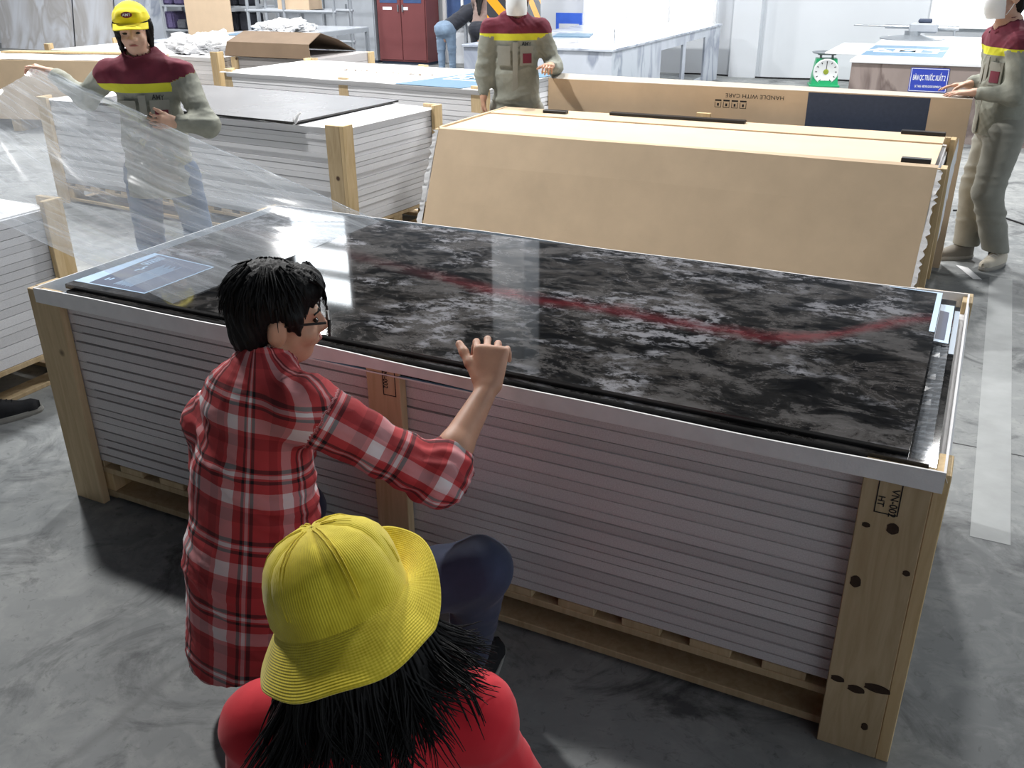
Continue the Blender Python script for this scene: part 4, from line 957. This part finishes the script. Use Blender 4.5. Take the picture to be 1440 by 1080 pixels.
# ---- woman in the yellow bucket hat and red shirt
pg = person('woman seen from behind in a yellow bucket hat and red shirt', (2.03, -.97, 0))
gf = Vector((-.47, .88, 0)); Hg = Frame((1.99, -.925, .815), (-.47, .86, -.25), (-.30, -.12, 1)); Ng = (1.995, -.93, .655)
gL, gR = (1.83, -.99, .575), (2.145, -.825, .585); gP = (2.07, -1.04, .22); gEl, gEr = (1.765, -.99, .33), (2.215, -.765, .35); gwl, gwr = (1.86, -.66, .36), (1.93, -.60, .36)
kl, kr = (1.87, -.70, .33), (1.99, -.63, .34); al, ar = (1.90, -.86, .09), (2.06, -.78, .09)
organic('body', head_prims(Hg, Ng, .98, .05)+[rc(Ng, gP, .07, .10), rc(Ng, gL, .05, .045), rc(Ng, gR, .05, .045), rc(gL, gEl, .042, .036), rc(gEl, gwl, .036, .025), rc(gR, gEr, .042, .036), rc(gEr, gwr, .036, .025), rc(gP, kl, .07, .05), rc(kl, al, .045, .035), rc(gP, kr, .07, .05), rc(kr, ar, .045, .035)]
        + hand_prims(gwl, (.45, .8, .1), (0, 0, 1), (.8, -.3, 0), (.3, .5, .4), .9)+hand_prims(gwr, (-.2, .9, .1), (0, 0, 1), (-.8, -.3, 0), (.3, .5, .4), .9), M['skin2'], pg, .007, .014)
gn = tuple(gf)
gt = [rc(Ng, gL, .075, .066), rc(Ng, gR, .075, .066), rc(gL, gR, .066, .066), rc((1.985, -.915, .56), (2.03, -.98, .40), .155, .150, gn, .70), rc((2.03, -.98, .40), (2.07, -1.04, .2), .15, .19, gn, .8), rc((1.99, -.915, .62), (1.995, -.93, .665), .10, .075), rc(gL, gEl, .070, .068), rc(gR, gEr, .070, .068)]
organic('shirt', gt, M['redshirt'], pg, .007, .05, cuts=[((0, 0, .12), (0, 0, -1))], disp=wrinkle(.0045, 13, 5, (0, 0, 1), 1))
organic('trousers', [el(gP, (.165, .16, .12)), rc((2.03, -1.06, .19), kl, .09, .07), rc(kl, al, .07, .055), rc((2.15, -1.0, .19), kr, .10, .075), rc(kr, ar, .07, .055)], M['blacktop'], pg, .01, .03)
for (hx, hy) in ((1.93, -.95), (2.10, -.87)): shoe_parts(pg, Matrix.Translation((hx, hy, 0)) @ Matrix.Rotation(2.06, 4, 'Z'), M['darkcanvas'], M['solegrey'], None, .24)
organic('hair', [el(Hg(0, -.02, .01), (.084, .094, .07), Hg.R), el(Hg(0, -.055, -.075), (.098, .062, .10), Hg.R), el(Hg(-.07, -.02, -.07), (.045, .06, .09), Hg.R), el(Hg(.07, -.02, -.07), (.045, .06, .09), Hg.R)], M['hair'], pg, .007, .03, disp=groove(Hg, .005, 40))
rd = random.Random(8); LN = []
for c_i in range(95):                                                                    # locks of hair, each a bundle of strands that meet at the tip
    a = math.radians(rd.uniform(-30, 210)); x0 = math.cos(a); fl_ = rd.uniform(.15, 1.0)*(.35+.75*abs(x0)); ln = rd.uniform(.15, .24); sw = rd.uniform(-.35, .35); ph = rd.uniform(0, 6)
    for q_ in range(11):
        da = rd.uniform(-.10, .10); r0 = rd.uniform(.075, .108); z0 = rd.uniform(-.035, .005); l2_ = ln*rd.uniform(.82, 1.05); pts = []
        for j in range(9):
            t = j/8; out = r0+.030*math.sin(min(1, t*1.6)*1.57)+fl_*.15*max(0, t-.3)**1.3; an_ = a+da*(1-.75*t)+sw*t*t; c_, s_ = math.cos(an_), -math.sin(an_)
            p_ = Vector(Hg(c_*out*1.05, s_*out-.01, z0))+Hg.u*(-l2_*t)*.35+Vector((0, 0, -l2_*t*.75+fl_*.075*max(0, t-.45)**1.2))+Hg.r*.006*math.sin(ph+t*5); pts.append(tuple(p_))
        LN.append(pts)
strands('hair_strands', LN, .0046, M['hair'], pg)
# bucket hat: six corduroy panels, stitched brim
hy_ = NT('yellow_corduroy'); tc = hy_.n('ShaderNodeUVMap'); sp = hy_.n('ShaderNodeSeparateXYZ'); hy_.l(tc.outputs[0], sp.inputs[0]); vv = hy_.coord()
rib = hy_.math('SINE', hy_.math('MULTIPLY', sp.outputs[0], 2*math.pi*160)); nz = hy_.noise(vv, 30, 5); st = hy_.math('SINE', hy_.math('MULTIPLY', sp.outputs[1], 2*math.pi*58))
brimm = hy_.math('LESS_THAN', sp.outputs[1], .33)
hgt = hy_.math('ADD', hy_.math('MULTIPLY', rib, .35), hy_.math('ADD', nz, hy_.math('MULTIPLY', hy_.math('MULTIPLY', st, brimm), .9)))
hy_.bump(hgt, .35, .0022); hy_.b.inputs['Sheen Weight'].default_value = .25
M['cord'] = hy_.set(hy_.ramp(nz, [(.3, sr(210, 188, 30)), (.7, sr(234, 214, 56))]), .85)
hat = bpy.data.objects.new('bucket_hat', None); COL.objects.link(hat); hat.parent = pg; hat['label'] = 'yellow corduroy bucket hat'
Hh = Frame(Hg(-.004, -.005, .040), Hg.f, Hg.u)
n = 144
def hat_grid(prof, name, off=0.0):
    v = []; uvs = []
    for j, (r, z, s) in enumerate(prof):
        for i in range(n+1):
            a = 2*math.pi*i/n; seam = abs(((a/(math.pi/3)+.25) % 1)-.5)*2            # 1 at panel seams
            rr = r; zz_ = z
            if s > .34:
                pk = max(0, min(1, (s-.42)/.3)); rr -= .0035*(seam**10)*pk; zz_ -= .006*(seam**6)*max(0, (s-.7)/.3)*(1 if s < .985 else 0)
                rr += .003*math.sin(2*a+1)+.0022*math.sin(5*a+s*9)
            else:
                u = (.34-s)/.34; front = math.cos(a-math.pi/2+.5)                   # + towards the front right
                zz_ += u*(.115*max(0, front)**1.2-.006*max(0, -front))+u*.004*math.sin(3*a+1)+u*.003*math.sin(7*a)
                rr += u*(.004*math.sin(3*a)-.012*max(0, front)**2)
            v.append(Hh(rr*1.0*math.cos(a), rr*1.08*math.sin(a), zz_+off)); uvs.append((i/n, s))
    m_ = len(prof); f = [(j*(n+1)+i, j*(n+1)+i+1, (j+1)*(n+1)+i+1, (j+1)*(n+1)+i) for j in range(m_-1) for i in range(n)]
    me = mesh(name, v, f, True); l = me.uv_layers.new(name='UVMap')
    for lp in me.loops: l.data[lp.index].uv = uvs[lp.vertex_index]
    o = obj(name, me, M['cord'], hat); return o
prof = [(r*1.12, z*1.15, s) for (r, z, s) in [(.101, 0, .34), (.1, .012, .40), (.099, .030, .48), (.097, .048, .56), (.093, .066, .64), (.086, .083, .72), (.074, .098, .80), (.056, .110, .88), (.034, .117, .94), (.014, .119, .985), (.0, .119, 1.0)]]
hat_grid(prof, 'crown')
bp = [(.113+.054*u, -.050*u-.008*u*u, .34*(1-u)) for u in np.linspace(0, 1, 22)]
hat_grid(bp+[(.1675, -.060, .0)]+[(r-.001, z-.004, s) for (r, z, s) in reversed(bp)], 'brim')
for q in range(6):
    a = (q+.25)*math.pi/3-.26; pts = []
    for (r, z, s) in prof[2:]:
        pts.append(Hh((r+.0008)*math.cos(a), (r+.0008)*1.08*math.sin(a), z+.0008))
    for w_ in (-.0035, .0035):
        t_ = Vector((-math.sin(a), math.cos(a), 0)); ww = Hh.r*t_.x*w_+Hh.f*t_.y*w_
        MB().tube([tuple(Vector(p)+ww) for p in pts[:-1]], .0012, 5).build('seam', M['cord'], hat)
face_parts(pg, Hg, .98); settle(pg)
# ---- workers in grey jackets
def worker(label, loc, Hf, neck, Lsh, Rsh, Lel, Rel, Lwr, Rwr, hands, hipc, legs, zband, hem, tro, skinm, fwd, shoes, mask=False, cap=False, res=.0075, seed=1, hair_long=True, trouser_cut=.09, lw=1.0):
    p = person(label, loc); fwd = np.array(fwd, float); fwd /= np.linalg.norm(fwd); n3 = (fwd[0], fwd[1], 0)
    ch = np.array(mid(Lsh, Rsh)); hp = np.array(hipc)
    b = head_prims(Hf, neck, .98, .05)+[rc(neck, hp, .08, .10), rc(neck, Lsh, .05, .045), rc(neck, Rsh, .05, .045), rc(Lsh, Lel, .042, .038), rc(Lel, Lwr, .038, .026), rc(Rsh, Rel, .042, .038), rc(Rel, Rwr, .038, .026)]
    for (h, k_, a) in legs: b += [rc(h, k_, .07, .05), rc(k_, a, .05, .035)]
    for h in hands: b += hand_prims(*h)
    organic('body', b, skinm, p, .006, .014)
    hb = ch+(0, 0, -.02); hz_ = np.array([hp[0], hp[1], hem]); md = hb*.5+hz_*.5
    tor = [rc(Lsh, Rsh, .07, .07), rc(hb, md, .165, .165, n3, .68), rc(md, hz_, .168, .192, n3, .82), rc(ch+(0, 0, .03), np.array(neck)-(0, 0, .045), .09, .066)]
    sl = [rc(Lsh, Lel, .074, .064), rc(Lel, mid(Lel, Lwr, .82), .064, .05), rc(Rsh, Rel, .074, .064), rc(Rel, mid(Rel, Rwr, .82), .064, .05)]
    def uv(v):
        P = v.astype(np.float32); dt = np.min([pdist(q, P) for q in tor], 0); ds = np.min([pdist(q, P) for q in sl], 0)
        y = .60+(v[:, 2]-zband); ns = np.minimum(np.linalg.norm(v-np.array(Lsh), axis=1), np.linalg.norm(v-np.array(Rsh), axis=1)); y = np.where((ds < dt-.012) & (ns > .085), .2, y); return np.stack([v[:, 0], y], 1)
    organic('jacket', tor+sl, M['jacket'], p, res, .035, cuts=[((0, 0, hem), (0, 0, -1))], holes=[rc(np.array(neck)-(0, 0, .02)+fwd*.02, mid(neck, Hf.o, .8), .062, .058)], disp=lambda v, N: wrinkle(.0085, 15, seed, (0, 0, 1), 1.2)(v, N)+wrinkle(.003, 34, seed+9, (.5, .5, .6), 1.5)(v, N), uv=uv)
    # collar leaves, placket, pocket, cuffs
    cf = Frame(mid(neck, Hf.o, .12), tuple(fwd), (-fwd[0]*.2, -fwd[1]*.2, 1)); v = []; n = 24
    for (r, z) in ((.062, .026), (.066, .028), (.080, -.012), (.094, -.034), (.086, -.036), (.07, -.004)):
        for i in range(n+1): a = math.pi*1.5+(i/n-.5)*5.5; v.append(cf(r*math.cos(a), r*math.sin(a), z-.035*max(0, math.sin(a))**2))
    obj('collar', mesh('collar', v, [(j*(n+1)+i, j*(n+1)+i+1, (j+1)*(n+1)+i+1, (j+1)*(n+1)+i) for j in range(5) for i in range(n)], True), M['burg'], p)
    tf = Frame(tuple(md), tuple(fwd)); fy = .165*.68*1.02+.012
    def patch(nm, x0, x1, z0, z1, mt, off=.0, parent=p):
        vv = []; ff = []; nn = 6
        for i in range(nn+1):
            x = x0+(x1-x0)*i/nn; y = .68*math.sqrt(max(.001, .180**2-x*x))+off
            for z in (z0, z1): vv += [(tf.o+tf.r*x+tf.f*y)+Vector((0, 0, z-tf.o.z)), (tf.o+tf.r*x+tf.f*(y+.006))+Vector((0, 0, z-tf.o.z))]
        for i in range(nn):
            q = 4*i; ff += [(q+1, q+5, q+7, q+3), (q, q+1, q+5, q+4), (q+2, q+3, q+7, q+6)]
        ff += [(0, 1, 3, 2), (4*nn, 4*nn+1, 4*nn+3, 4*nn+2)]
        return MB().add(vv, ff).build(nm, mt, parent)
    patch('placket', -.018, .018, hem+.02, zband-.01, M['grey'])
    pk = patch('chest_pocket', -.125, -.035, zband-.165, zband-.035, M['grey']); patch('pocket_patch', -.115, -.055, zband-.15, zband-.085, M['burg'], .004)
    patch('chest_pocket', .035, .125, zband-.165, zband-.035, M['grey'])
    lx = tf.o+tf.r*(-.08)+tf.f*(.68*math.sqrt(.180**2-.08**2)+.012); Rm = Matrix((-tf.r, Vector((0, 0, 1)), tf.f)).transposed().to_4x4() @ Matrix.Rotation(-.42, 4, 'Y')
    lt = obj('name_print', text_me('AMY', .036, M['ink'], .0004), None, p); Rm.translation = (lx.x, lx.y, zband-.022); lt.matrix_basis = Rm
    tr = [el(hp, (.16, .125, .14), np.array([(fwd[1], -fwd[0], 0), (fwd[0], fwd[1], 0), (0, 0, 1)]))]
    for (h, k_, a) in legs: tr += [rc(h, k_, .098*lw, .078*lw), rc(k_, a, .076*lw, .07*lw)]
    organic('trousers', tr, tro, p, .010, .03, cuts=[((0, 0, trouser_cut), (0, 0, -1))], disp=wrinkle(.006, 17, seed+3, (0, 0, 1), 1.5))
    for (hx, hy, rz, mt) in shoes:
        shoe_parts(p, Matrix.Translation((hx, hy, 0)) @ Matrix.Rotation(rz, 4, 'Z'), mt, M['sneakersole'], M['paper'] if mt == M['sneaker'] else None, .27)
    for (h, k_, a) in legs: MB().tube([(a[0], a[1], .06), (a[0], a[1], .16)], [.038, .042], 12).build('sock', M['sock'], p)
    hr = [el(Hf(0, -.024, .045), (.084, .098, .088), Hf.R), el(Hf(0, -.06, -.03), (.072, .045, .08), Hf.R)]
    if hair_long: hr += [rc(Hf(-.076, -.005, .02), Hf(-.070, .0, -.10), .020, .010), rc(Hf(.076, -.005, .02), Hf(.070, .0, -.10), .020, .010)]
    organic('hair', hr, M['hair'], p, .007, .03, disp=groove(Hf, .004))
    face_parts(p, Hf, .98)
    if mask:
        v = []; n = 16; m_ = 9
        for j in range(m_):
            t = j/(m_-1); z = .012-.120*t
            for i in range(n+1):
                a = (i/n-.5)*2.5; r = .084+.026*math.sin(.5+t*2.5)*math.cos(a)**2+.0018*math.sin(t*28); v.append(Hf(math.sin(a)*(.074+.004*math.sin(t*3)), .012+math.cos(a)*r*1.05, z))
        obj('face_mask', mesh('face_mask', v, [(j*(n+1)+i, j*(n+1)+i+1, (j+1)*(n+1)+i+1, (j+1)*(n+1)+i) for j in range(m_-1) for i in range(n)], True), M['mask'], p)
        k = MB()
        for sx in (-1, 1):
            for z in (-.005, -.09): k.tube([Hf(sx*.072, .035, z), Hf(sx*.079, .01, z*.5-.01), Hf(sx*.080, -.022, -.005)], .0018, 5)
        k.build('mask_loops', M['mask'], p)
    if cap:
        kap = bpy.data.objects.new('cap', None); COL.objects.link(kap); kap.parent = p; kap['label'] = 'yellow peaked cap with an oval badge'
        organic('cap_crown', [el(Hf(0, -.008, .050), (.090, .106, .088), Hf.R), rc(Hf(-.03, .07, .085), Hf(.03, .07, .085), .030, .030)], M['capyellow'], kap, .006, .02, cuts=[(Hf(0, 0, .050), tuple(-Hf.u))], disp=wrinkle(.0012, 30, 2))
        v = []; n = 20; m_ = 8
        for s_ in (0, -.004):
            for j in range(m_):
                t = j/(m_-1)
                for i in range(n+1):
                    a = (i/n-.5)*2.3; r = .098; x = math.sin(a)*.090*(1+.02*t); y = math.cos(a)*.105-.006+t*.066*math.cos(a*.85); v.append(Hf(x, y, .056+s_-.010*t-.26*x*x/.09*(.5+.5*t)))
        q = m_*(n+1); f = []
        for j in range(m_-1):
            for i in range(n): a = j*(n+1)+i; f += [(a, a+1, a+n+2, a+n+1), (q+a, q+a+n+1, q+a+n+2, q+a+1)]
        for i in range(n): a = (m_-1)*(n+1)+i; f += [(a, a+1, q+a+1, q+a)]
        obj('cap_peak', mesh('peak', v, f, True), M['capyellow'], kap)
        bv = [Hf(.026*math.cos(6.283*i/20), .1065-.0016*abs(math.cos(6.283*i/20)), .098+.014*math.sin(6.283*i/20)) for i in range(20)]
        bd = MB().add(bv, [tuple(range(20))]).build('cap_badge', M['burg'], kap)
        Rm = Matrix((-Hf.r, Hf.u, Hf.f)).transposed().to_4x4(); Rm.translation = Vector(Hf(0, .1082, .098)); tx = obj('badge_print', text_me('AMY', .019, M['signw'], .0002), None, kap); tx.matrix_basis = Rm
    settle(p); return p
M['burg'] = cloth('burgundy_cloth', sr(112, 38, 56), .1, 12); M['capyellow'] = cloth('yellow_cap_cloth', sr(240, 222, 20), .05, 14)
# woman in the yellow cap pulling the film
HL, HR = (-.87, 1.50, 1.08), (-1.70, 1.50, 1.315)
wL, wR = (-.845, 1.575, 1.075), (-1.615, 1.52, 1.285)
worker('woman in a yellow cap and grey work jacket pulling the clear film', (-1.12, 1.7, 0), Frame((-1.085, 1.625, 1.495), (.60, -.72, -.16), (.05, -.1, 1)), (-1.10, 1.665, 1.355),
       (-.945, 1.745, 1.29), (-1.245, 1.575, 1.29), (-.775, 1.72, 1.045), (-1.44, 1.56, 1.165), wL, wR,
       [(wL, (-.30, -.85, .1), (.7, -.3, .5), (.1, -.1, 1), (.5, .9, .6), .92, .06, (.4, .9)), (wR, (-.9, -.2, .3), (.2, -.5, .8), (.1, -.8, .5), (.5, .8, .5), .92, .06, (.4, .9))],
       (-1.12, 1.68, .80), [((-1.03, 1.74, .78), (-.99, 1.76, .43), (-.98, 1.80, .08)), ((-1.21, 1.63, .78), (-1.22, 1.62, .43), (-1.23, 1.66, .08))], 1.205, .665, M['bluejeans'], M['skin2'], (.53, -.85, 0),
       [(-.98, 1.86, -1.0, M['darkcanvas']), (-1.23, 1.72, -1.0, M['darkcanvas'])], cap=True, seed=2)
# masked worker at the left end of the long carton
l2, r2 = (.03, 4.20, 1.13), (-.475, 4.15, .90)
worker('masked worker in a grey jacket standing at the left end of the long carton', (-.3, 4.34, 0), Frame((-.265, 4.28, 1.565), (.30, -.94, -.12)), (-.28, 4.31, 1.43),
       (-.125, 4.375, 1.355), (-.455, 4.235, 1.355), (-.03, 4.40, 1.10), (-.50, 4.20, 1.08), l2, r2,
       [(l2, (.2, -.75, .1), (.3, .1, .9), (-.8, -.2, .1), (.5, .9, .6), .95, .06, (.5, .8)), (r2, (.04, -.05, -1), (-.9, -.3, 0), (.3, -.9, 0), (.25, .4, .3), .95, .06, (.35, .9))],
       (-.30, 4.33, .80), [((-.20, 4.37, .80), (-.19, 4.36, .45), (-.19, 4.38, .08)), ((-.40, 4.29, .80), (-.41, 4.28, .45), (-.41, 4.30, .08))], 1.285, .70, M['grey'], M['skin'], (.40, -.92, 0),
       [(-.20, 4.46, -1.2, M['darkcanvas']), (-.42, 4.38, -1.2, M['darkcanvas'])], mask=True, seed=4, hair_long=False)
# masked worker at the right end
l3, r3 = (2.700, 4.36, 1.065), (2.660, 4.58, 1.085)
worker('masked worker in grey stepping at the right end of the long carton', (2.880, 4.6, 0), Frame((2.770, 4.545, 1.58), (-.86, -.50, -.12)), (2.810, 4.57, 1.43),
       (2.885, 4.415, 1.34), (2.750, 4.73, 1.34), (2.915, 4.345, 1.06), (2.770, 4.80, 1.09), l3, r3,
       [(l3, (-.95, .0, -.05), (.1, -.3, .95), (.0, .9, .1), (.1, .2, .2), .95, .08, (.5, .8)), (r3, (-.95, -.15, -.08), (.1, -.3, .95), (.0, -.9, .1), (.15, .2, .2), .95, .08, (.5, .8))],
       (2.885, 4.57, .86), [((2.915, 4.49, .84), (2.885, 4.47, .47), (3.000, 4.53, .10)), ((2.860, 4.66, .84), (2.810, 4.64, .46), (2.825, 4.62, .10))], 1.265, .80, M['grey'], M['skin2'], (-.88, -.46, 0),
       [(3.055, 4.60, 4.28, M['sneaker']), (2.870, 4.645, 3.72, M['greysuede'])], mask=True, seed=6, hair_long=False, lw=1.2)
# ---- two people bending over at the far end
def bender(label, loc, hip, ch, head_c, hfwd, arms, knees, ankles, top, tro, cap=None, longhair=False, seed=1):
    p = person(label, loc); hp = np.array(hip); c = np.array(ch); ax = (c-hp)/np.linalg.norm(c-hp); Hf = Frame(head_c, hfwd, tuple(ax+np.array((0, 0, .4)))); rt = np.array((1, 0, 0)) if abs(ax[0]) < .7 else np.array((0, 1, 0))
    sh = [tuple(c+s_*.17*rt) for s_ in (-1, 1)]; nrm = np.cross(rt, ax)
    b = head_prims(Hf, tuple(c+ax*.05), .98)+[rc(c, hp, .09, .1)]
    for s_, (e, w) in zip(sh, arms): b += [rc(c, s_, .05, .05), rc(s_, e, .042, .038), rc(e, w, .038, .026)]+hand_prims(w, np.array(w)-np.array(e), (0, -.5, .8), (.9 if s_[0] < c[0] else -.9, 0, 0), (.3, .5, .3), .95)
    for k_, a in zip(knees, ankles): b += [rc(hp, k_, .07, .05), rc(k_, a, .05, .036)]
    organic('body', b, M['skin2'], p, .009, .015)
    t_ = [rc(c, c*.5+hp*.5, .155, .15, nrm, .68), rc(c*.5+hp*.5, hp+ax*.08, .15, .165, nrm, .74), rc(sh[0], sh[1], .07, .07)]
    for s_, (e, w) in zip(sh, arms): t_ += [rc(s_, e, .068, .056), rc(e, mid(e, w, .8), .054, .042)]
    organic('top', t_, top, p, .011, .035, disp=wrinkle(.006, 15, seed))
    tr = [el(tuple(hp), (.185, .165, .15))]
    for i, (k_, a) in enumerate(zip(knees, ankles)): h = hp+(( -.085 if i == 0 else .085), 0, -.02); tr += [el(tuple(hp+((-.075 if i == 0 else .075), -.06, .0)), (.105, .11, .12)), rc(h, k_, .105, .075), rc(k_, a, .072, .06)]
    organic('trousers', tr, tro, p, .011, .03, cuts=[((0, 0, .08), (0, 0, -1))], disp=wrinkle(.005, 17, seed+1))
    for a in ankles: shoe_parts(p, Matrix.Translation((a[0], a[1]-.05, 0)) @ Matrix.Rotation(1.5, 4, 'Z'), M['darkcanvas'], M['solegrey'], None, .25)
    organic('hair', [el(Hf(0, -.024, .045), (.086, .1, .09), Hf.R), el(Hf(0, -.06, -.03), (.072, .045, .08), Hf.R)]+([rc(Hf(0, -.08, .0), tuple(c-ax*.02-np.array((0, .16, -.02))), .055, .05), rc(tuple(c-ax*.02-np.array((0, .16, -.02))), tuple(c-ax*.22-np.array((-.03, .16, .02))), .055, .02)] if longhair else []), M['hair'], p, .01, .03, disp=groove(Hf, .004))
    if cap: organic('cap', [el(Hf(0, -.008, .055), (.094, .11, .09), Hf.R), el(Hf(0, .13, .04), (.075, .06, .012), Hf.R)], cap, p, .009, .015, cuts=[(Hf(0, 0, .03), tuple(-Hf.u))])
    settle(p); return p
bender('person bending over in faded jeans and a black top, far background', (-5.72, 12.55, 0), (-5.70, 12.55, .72), (-5.40, 12.98, 1.02), (-5.27, 13.2, 1.12), (.3, .8, -.5), [((-5.55, 13.2, .85), (-5.5, 13.42, .92)), ((-5.2, 13.2, .86), (-5.15, 13.4, .92))],
       [(-5.80, 12.55, .42), (-5.60, 12.57, .42)], [(-5.80, 12.55, .08), (-5.60, 12.58, .08)], M['blacktop'], M['lightjeans'], M['capyellow'], False, 3)
bender('person with long dark hair in a brown top leaning forward, far background', (-4.98, 12.45, 0), (-4.98, 12.45, .74), (-5.04, 12.72, 1.18), (-5.02, 12.92, 1.36), (0, .9, -.5), [((-5.28, 12.9, .98), (-5.2, 13.12, .95)), ((-4.8, 12.9, .98), (-4.86, 13.12, .95))],
       [(-5.07, 12.45, .42), (-4.89, 12.45, .42)], [(-5.07, 12.45, .08), (-4.89, 12.45, .08)], M['browntop'], M['blacktop'], None, True, 5)
# bench the two lean over
leg_table('work_bench', 'low white bench that the two bending people lean over', -6.1, -4.6, 13.35, 13.95, .85, M['steelpaint'], M['white'], 'bench')
tag(obj('light_patch', mesh('scrap', [(2.79, 4.42, .0015), (2.86, 4.40, .0015), (2.95, 4.17, .0015), (2.90, 4.16, .0015)], [(0, 3, 2, 1)]), M['paper']), 'white scrap standing for a patch of light on the floor by the shoes at the right', 'scrap')  # pale floor patch of reflected light, laid in as a white sheet
# ---- clear film being peeled from the stone panel
def film():
    T, S0, L0 = np.array((.655, 1.13, ZP+.002)), np.array((.625, .04, ZP+.002)), np.array((-.80, .12, 1.12)); hl, hr = np.array(HL), np.array(HR); nu, nv = 90, 64; v = []; uvs = []
    for i in range(nu+1):
        u = i/nu
        for j in range(nv+1):
            w = j/nv; lo = S0*(1-u)+L0*u; s_ = u*2.2
            up = T*(1-s_)+hl*s_ if s_ < 1 else hl*(1-(s_-1)/1.2)+hr*((s_-1)/1.2)
            p = lo*(1-w)+up*w; e = math.sin(math.pi*w)
            p = p+np.array((0, 0, -.10*math.sin(math.pi*min(1, u*1.02))*e))                # sag between the hands
            a = 6.0*w+1.1*math.sin(u*4); fold = .006*math.sin(a*4.0)+.0025*math.sin(a*9+2*u)+.0012*math.sin(a*19+u*5)
            p = p+np.array((.35, -.5, .8))*fold*min(1, u*3.5)*(.4+.6*w)
            d = ((u-1/2.2)**2*14+(w-1)**2*5); p = p+np.array((0, 0, 1))*.006*math.exp(-d*3)*math.sin(math.atan2(w-1, u-.4545)*18)*min(1, 6*math.hypot(w-1, u-.4545))
            if p[0] > 0.02: p[2] = max(p[2], ZP+.0022+.0006*math.sin(7*w+9*u))
            v.append(p); uvs.append((u, w))
    f = [(i*(nv+1)+j, (i+1)*(nv+1)+j, (i+1)*(nv+1)+j+1, i*(nv+1)+j+1) for i in range(nu) for j in range(nv)]
    me = mesh('film', v, f, True); l = me.uv_layers.new(name='UVMap')
    for lp in me.loops: l.data[lp.index].uv = uvs[lp.vertex_index]
    o = tag(obj('plastic_film', me, M['film']), 'clear plastic film being peeled off the dark panel towards the woman', 'film')
    k = MB(); k.tube([tuple(v[i*(nv+1)+nv]) for i in range(0, nu+1)], [.0022+.012*max(0, (i-41)/49) for i in range(nu+1)], 8); k.build('gathered_edge', M['wrap'], o, smooth=True)
    return o
film()
